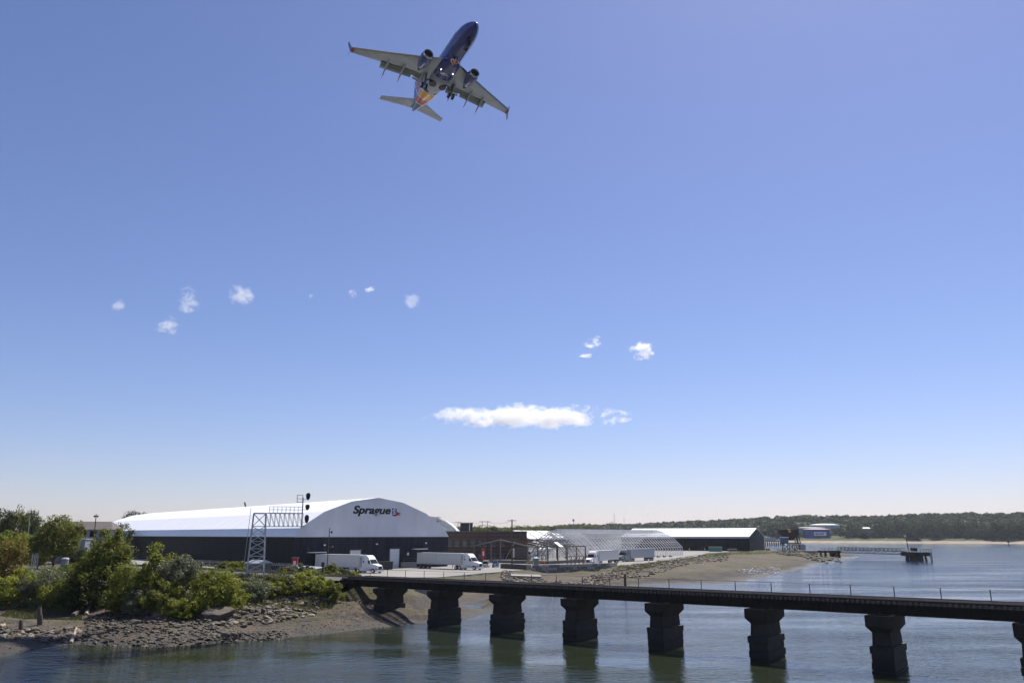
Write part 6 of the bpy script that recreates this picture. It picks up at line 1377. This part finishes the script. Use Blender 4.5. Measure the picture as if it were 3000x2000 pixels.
Z += zone([(640,1862),(740,1856),(840,1850)], [(690,1880),(760,1877),(860,1868)], 260, .25, ('rock_dark','rock'), .2, .7, 'small dark stone along the lower beach waterline', 6)
Z += zone([(420,1800),(480,1798),(540,1800)], [(420,1818),(480,1816),(540,1815)], 110, 1.5, ('rock_pale','rock'), .2, .8, 'pale stone on the gravel below the grey green bush', 7)
Z += zone([(1215,1720),(1250,1725)], [(1200,1738),(1240,1745)], 90, 2.2, ('rock','rock_pale'), .4, 1.1, 'stone in the heap behind the bridge by the footing', 8)
for k in range(2600): Z.append((*band([(0,1800),(500,1830),(900,1800),(1100,1790)], [(0,1900),(500,1880),(900,1858),(1150,1832)], 1, .6)[0], rnd.uniform(.07, .26), rnd.choice(('rock_dark','rock','rock_pale')), 'x'))
XY = np.array([(z[0], z[1]) for z in Z]); HZ = height(XY[:, 0], XY[:, 1])
vis = [s / max(y, 40) * (1 if lab != 'x' else 0) for (x, y, s, m, lab) in Z]; order = np.argsort(-np.array(vis)); big = set(order[:300].tolist())
rest = {m: ([], []) for m in RK}; rr_ = random.Random(31); tri = {m: [(np.array([v.co[:] for v in me.vertices]), np.array([p.vertices[:] for p in me.polygons])) for me in RK[m]] for m in RK}
for i, (x, y, s, m, lab) in enumerate(Z):
    e = (rr_.uniform(-.3, .3), rr_.uniform(-.3, .3), rr_.uniform(0, 6.28)); sc_ = (s * rr_.uniform(.9, 1.6), s * rr_.uniform(.7, 1.1), s * rr_.uniform(.4, .75)); z = HZ[i] + s * .08; j = rr_.randrange(8)
    if i in big:
        o = bpy.data.objects.new('rock', RK[m][j]); COL.objects.link(o); o.location = (x, y, z); o.rotation_euler = e; o.scale = sc_; tag(o, lab, 'rock', lab.replace('stone in', 'stones in').replace('stone on', 'stones on').replace('boulder on', 'boulders on').replace('stone along', 'stones along')[:60])
    else:
        v, f = tri[m][j]; Rm = np.array(Matrix.Rotation(e[2], 3, 'Z') @ Matrix.Rotation(e[0], 3, 'X') @ Matrix.Rotation(e[1], 3, 'Y')); V, F = rest[m]; off = sum(len(a) for a in V)
        V.append((v * np.array(sc_)) @ Rm.T + np.array([x, y, z])); F.append(f + off)
for m, (V, F) in rest.items():
    o = bpy.data.objects.new('rubble', np_mesh('rubble', np.concatenate(V), np.concatenate(F), m)); COL.objects.link(o); tag(o, {'rock': 'grey rubble stones scattered along the shore banks', 'rock_pale': 'pale rubble stones scattered along the shore banks', 'rock_dark': 'dark wet rubble stones scattered along the shore'}[m], 'rubble', kind='stuff')
p = gp(637, 1822, 1.1); o = bpy.data.objects.new('boulder', rock_mesh(777, 'rock', 3)); COL.objects.link(o); o.location = (p.x, p.y, hz(p.x, p.y) + .5); o.scale = (4.7, 2.8, 2.2); o.rotation_euler = (.1, 0, .15); tag(o, 'one very large flat topped boulder at the foot of the stone bank', 'boulder')
for k, (px, py, s, lab) in enumerate(((440, 1810, 1.2, 'smooth pale rounded boulder lying on the gravel by the bushes'), (467, 1818, 1.4, 'orange brown rounded boulder above the dark rock heap'), (396, 1824, 1.2, 'brown boulder at the top of the dark rock heap'))):
    p = gp(px, py, 1.3); o = bpy.data.objects.new('boulder', rock_mesh(800 + k, ('rock_pale', 'rock', 'rock')[k], 2)); COL.objects.link(o); o.location = (p.x, p.y, hz(p.x, p.y) + .15); o.scale = (s * 1.4, s, s * .7); tag(o, lab, 'boulder')
# old timber cribbing at the waterline
for k in range(5):
    p = gp(655 + k * 11, 1866 + (k % 2) * 3, .3); o = MB().tube((0,0,-.8),(.1,.1,.7),.32,.26,n=8).build('crib_post', 'piling_wood'); o.location = (p.x, p.y, .1); tag(o, 'rotten timber post stub in the row at the waterline', 'post', 'rotten timber posts at the waterline')
# ---------------------------------------------------------------- gulls resting on the mud spit
def gull_mesh():
    b = MB(); sec = [(-.3,.02,.18),(-.18,.07,.2),(0,.11,.22),(.14,.09,.25),(.2,.05,.32),(.26,.055,.36),(.32,.04,.36),(.39,.008,.35)]
    b.loft([[(x, r * math.cos(a), z + r * math.sin(a)) for a in [2*math.pi*i/8 for i in range(8)]] for x, r, z in sec]); return b.build('gull_body', 'gull_white')
gb_ = gull_mesh(); wm = MB().loft([[(.1,-.12,.28),(.1,.12,.28),(.1,.1,.2),(.1,-.1,.2)],[(-.35,-.06,.22),(-.35,.06,.22),(-.35,.05,.19),(-.35,-.05,.19)]]).build('gull_wings', 'gull_grey'); lm = MB().tube((0,-.03,.12),(0,-.03,-.02),.012,n=4).tube((0,.03,.12),(0,.03,-.02),.012,n=4).build('gull_legs', 'orange_paint')
gm = [x.data for x in (gb_, wm, lm)]
for x in (gb_, wm, lm): bpy.data.objects.remove(x)
P = band([(2160,1676),(2220,1668),(2285,1668)], [(2175,1684),(2230,1682),(2280,1678)], 120, .3); Zg = height(P[:,0], P[:,1])
for (x, y), z in zip(P, Zg):
    t = thing('gull', 'white gull resting in the flock on the dark mud spit', 'gull', (x, y, max(z, 0) + .02), rnd.uniform(0, 6.28), 'gulls resting on the mud spit'); t.scale = (1.05, 1.05, 1.05)
    sub(t, 'body', gm[0], t); sub(t, 'wings', gm[1], t); sub(t, 'legs', gm[2], t)
# ---------------------------------------------------------------- thin summer haze
hb = MB().box(-5600, 5600, -600, 6600, -5.5, 135); m, t, o = nodes('haze_air')
v = t.nodes.new('ShaderNodeVolumePrincipled'); v.inputs['Color'].default_value = (.86,.92,1,1); v.inputs['Density'].default_value = .00005; v.inputs['Anisotropy'].default_value = .3
t.links.new(v.outputs[0], o.inputs['Volume']); tag(hb.build('haze', 'haze_air'), 'thin bluish summer haze over the water and hills', 'haze', kind='stuff')
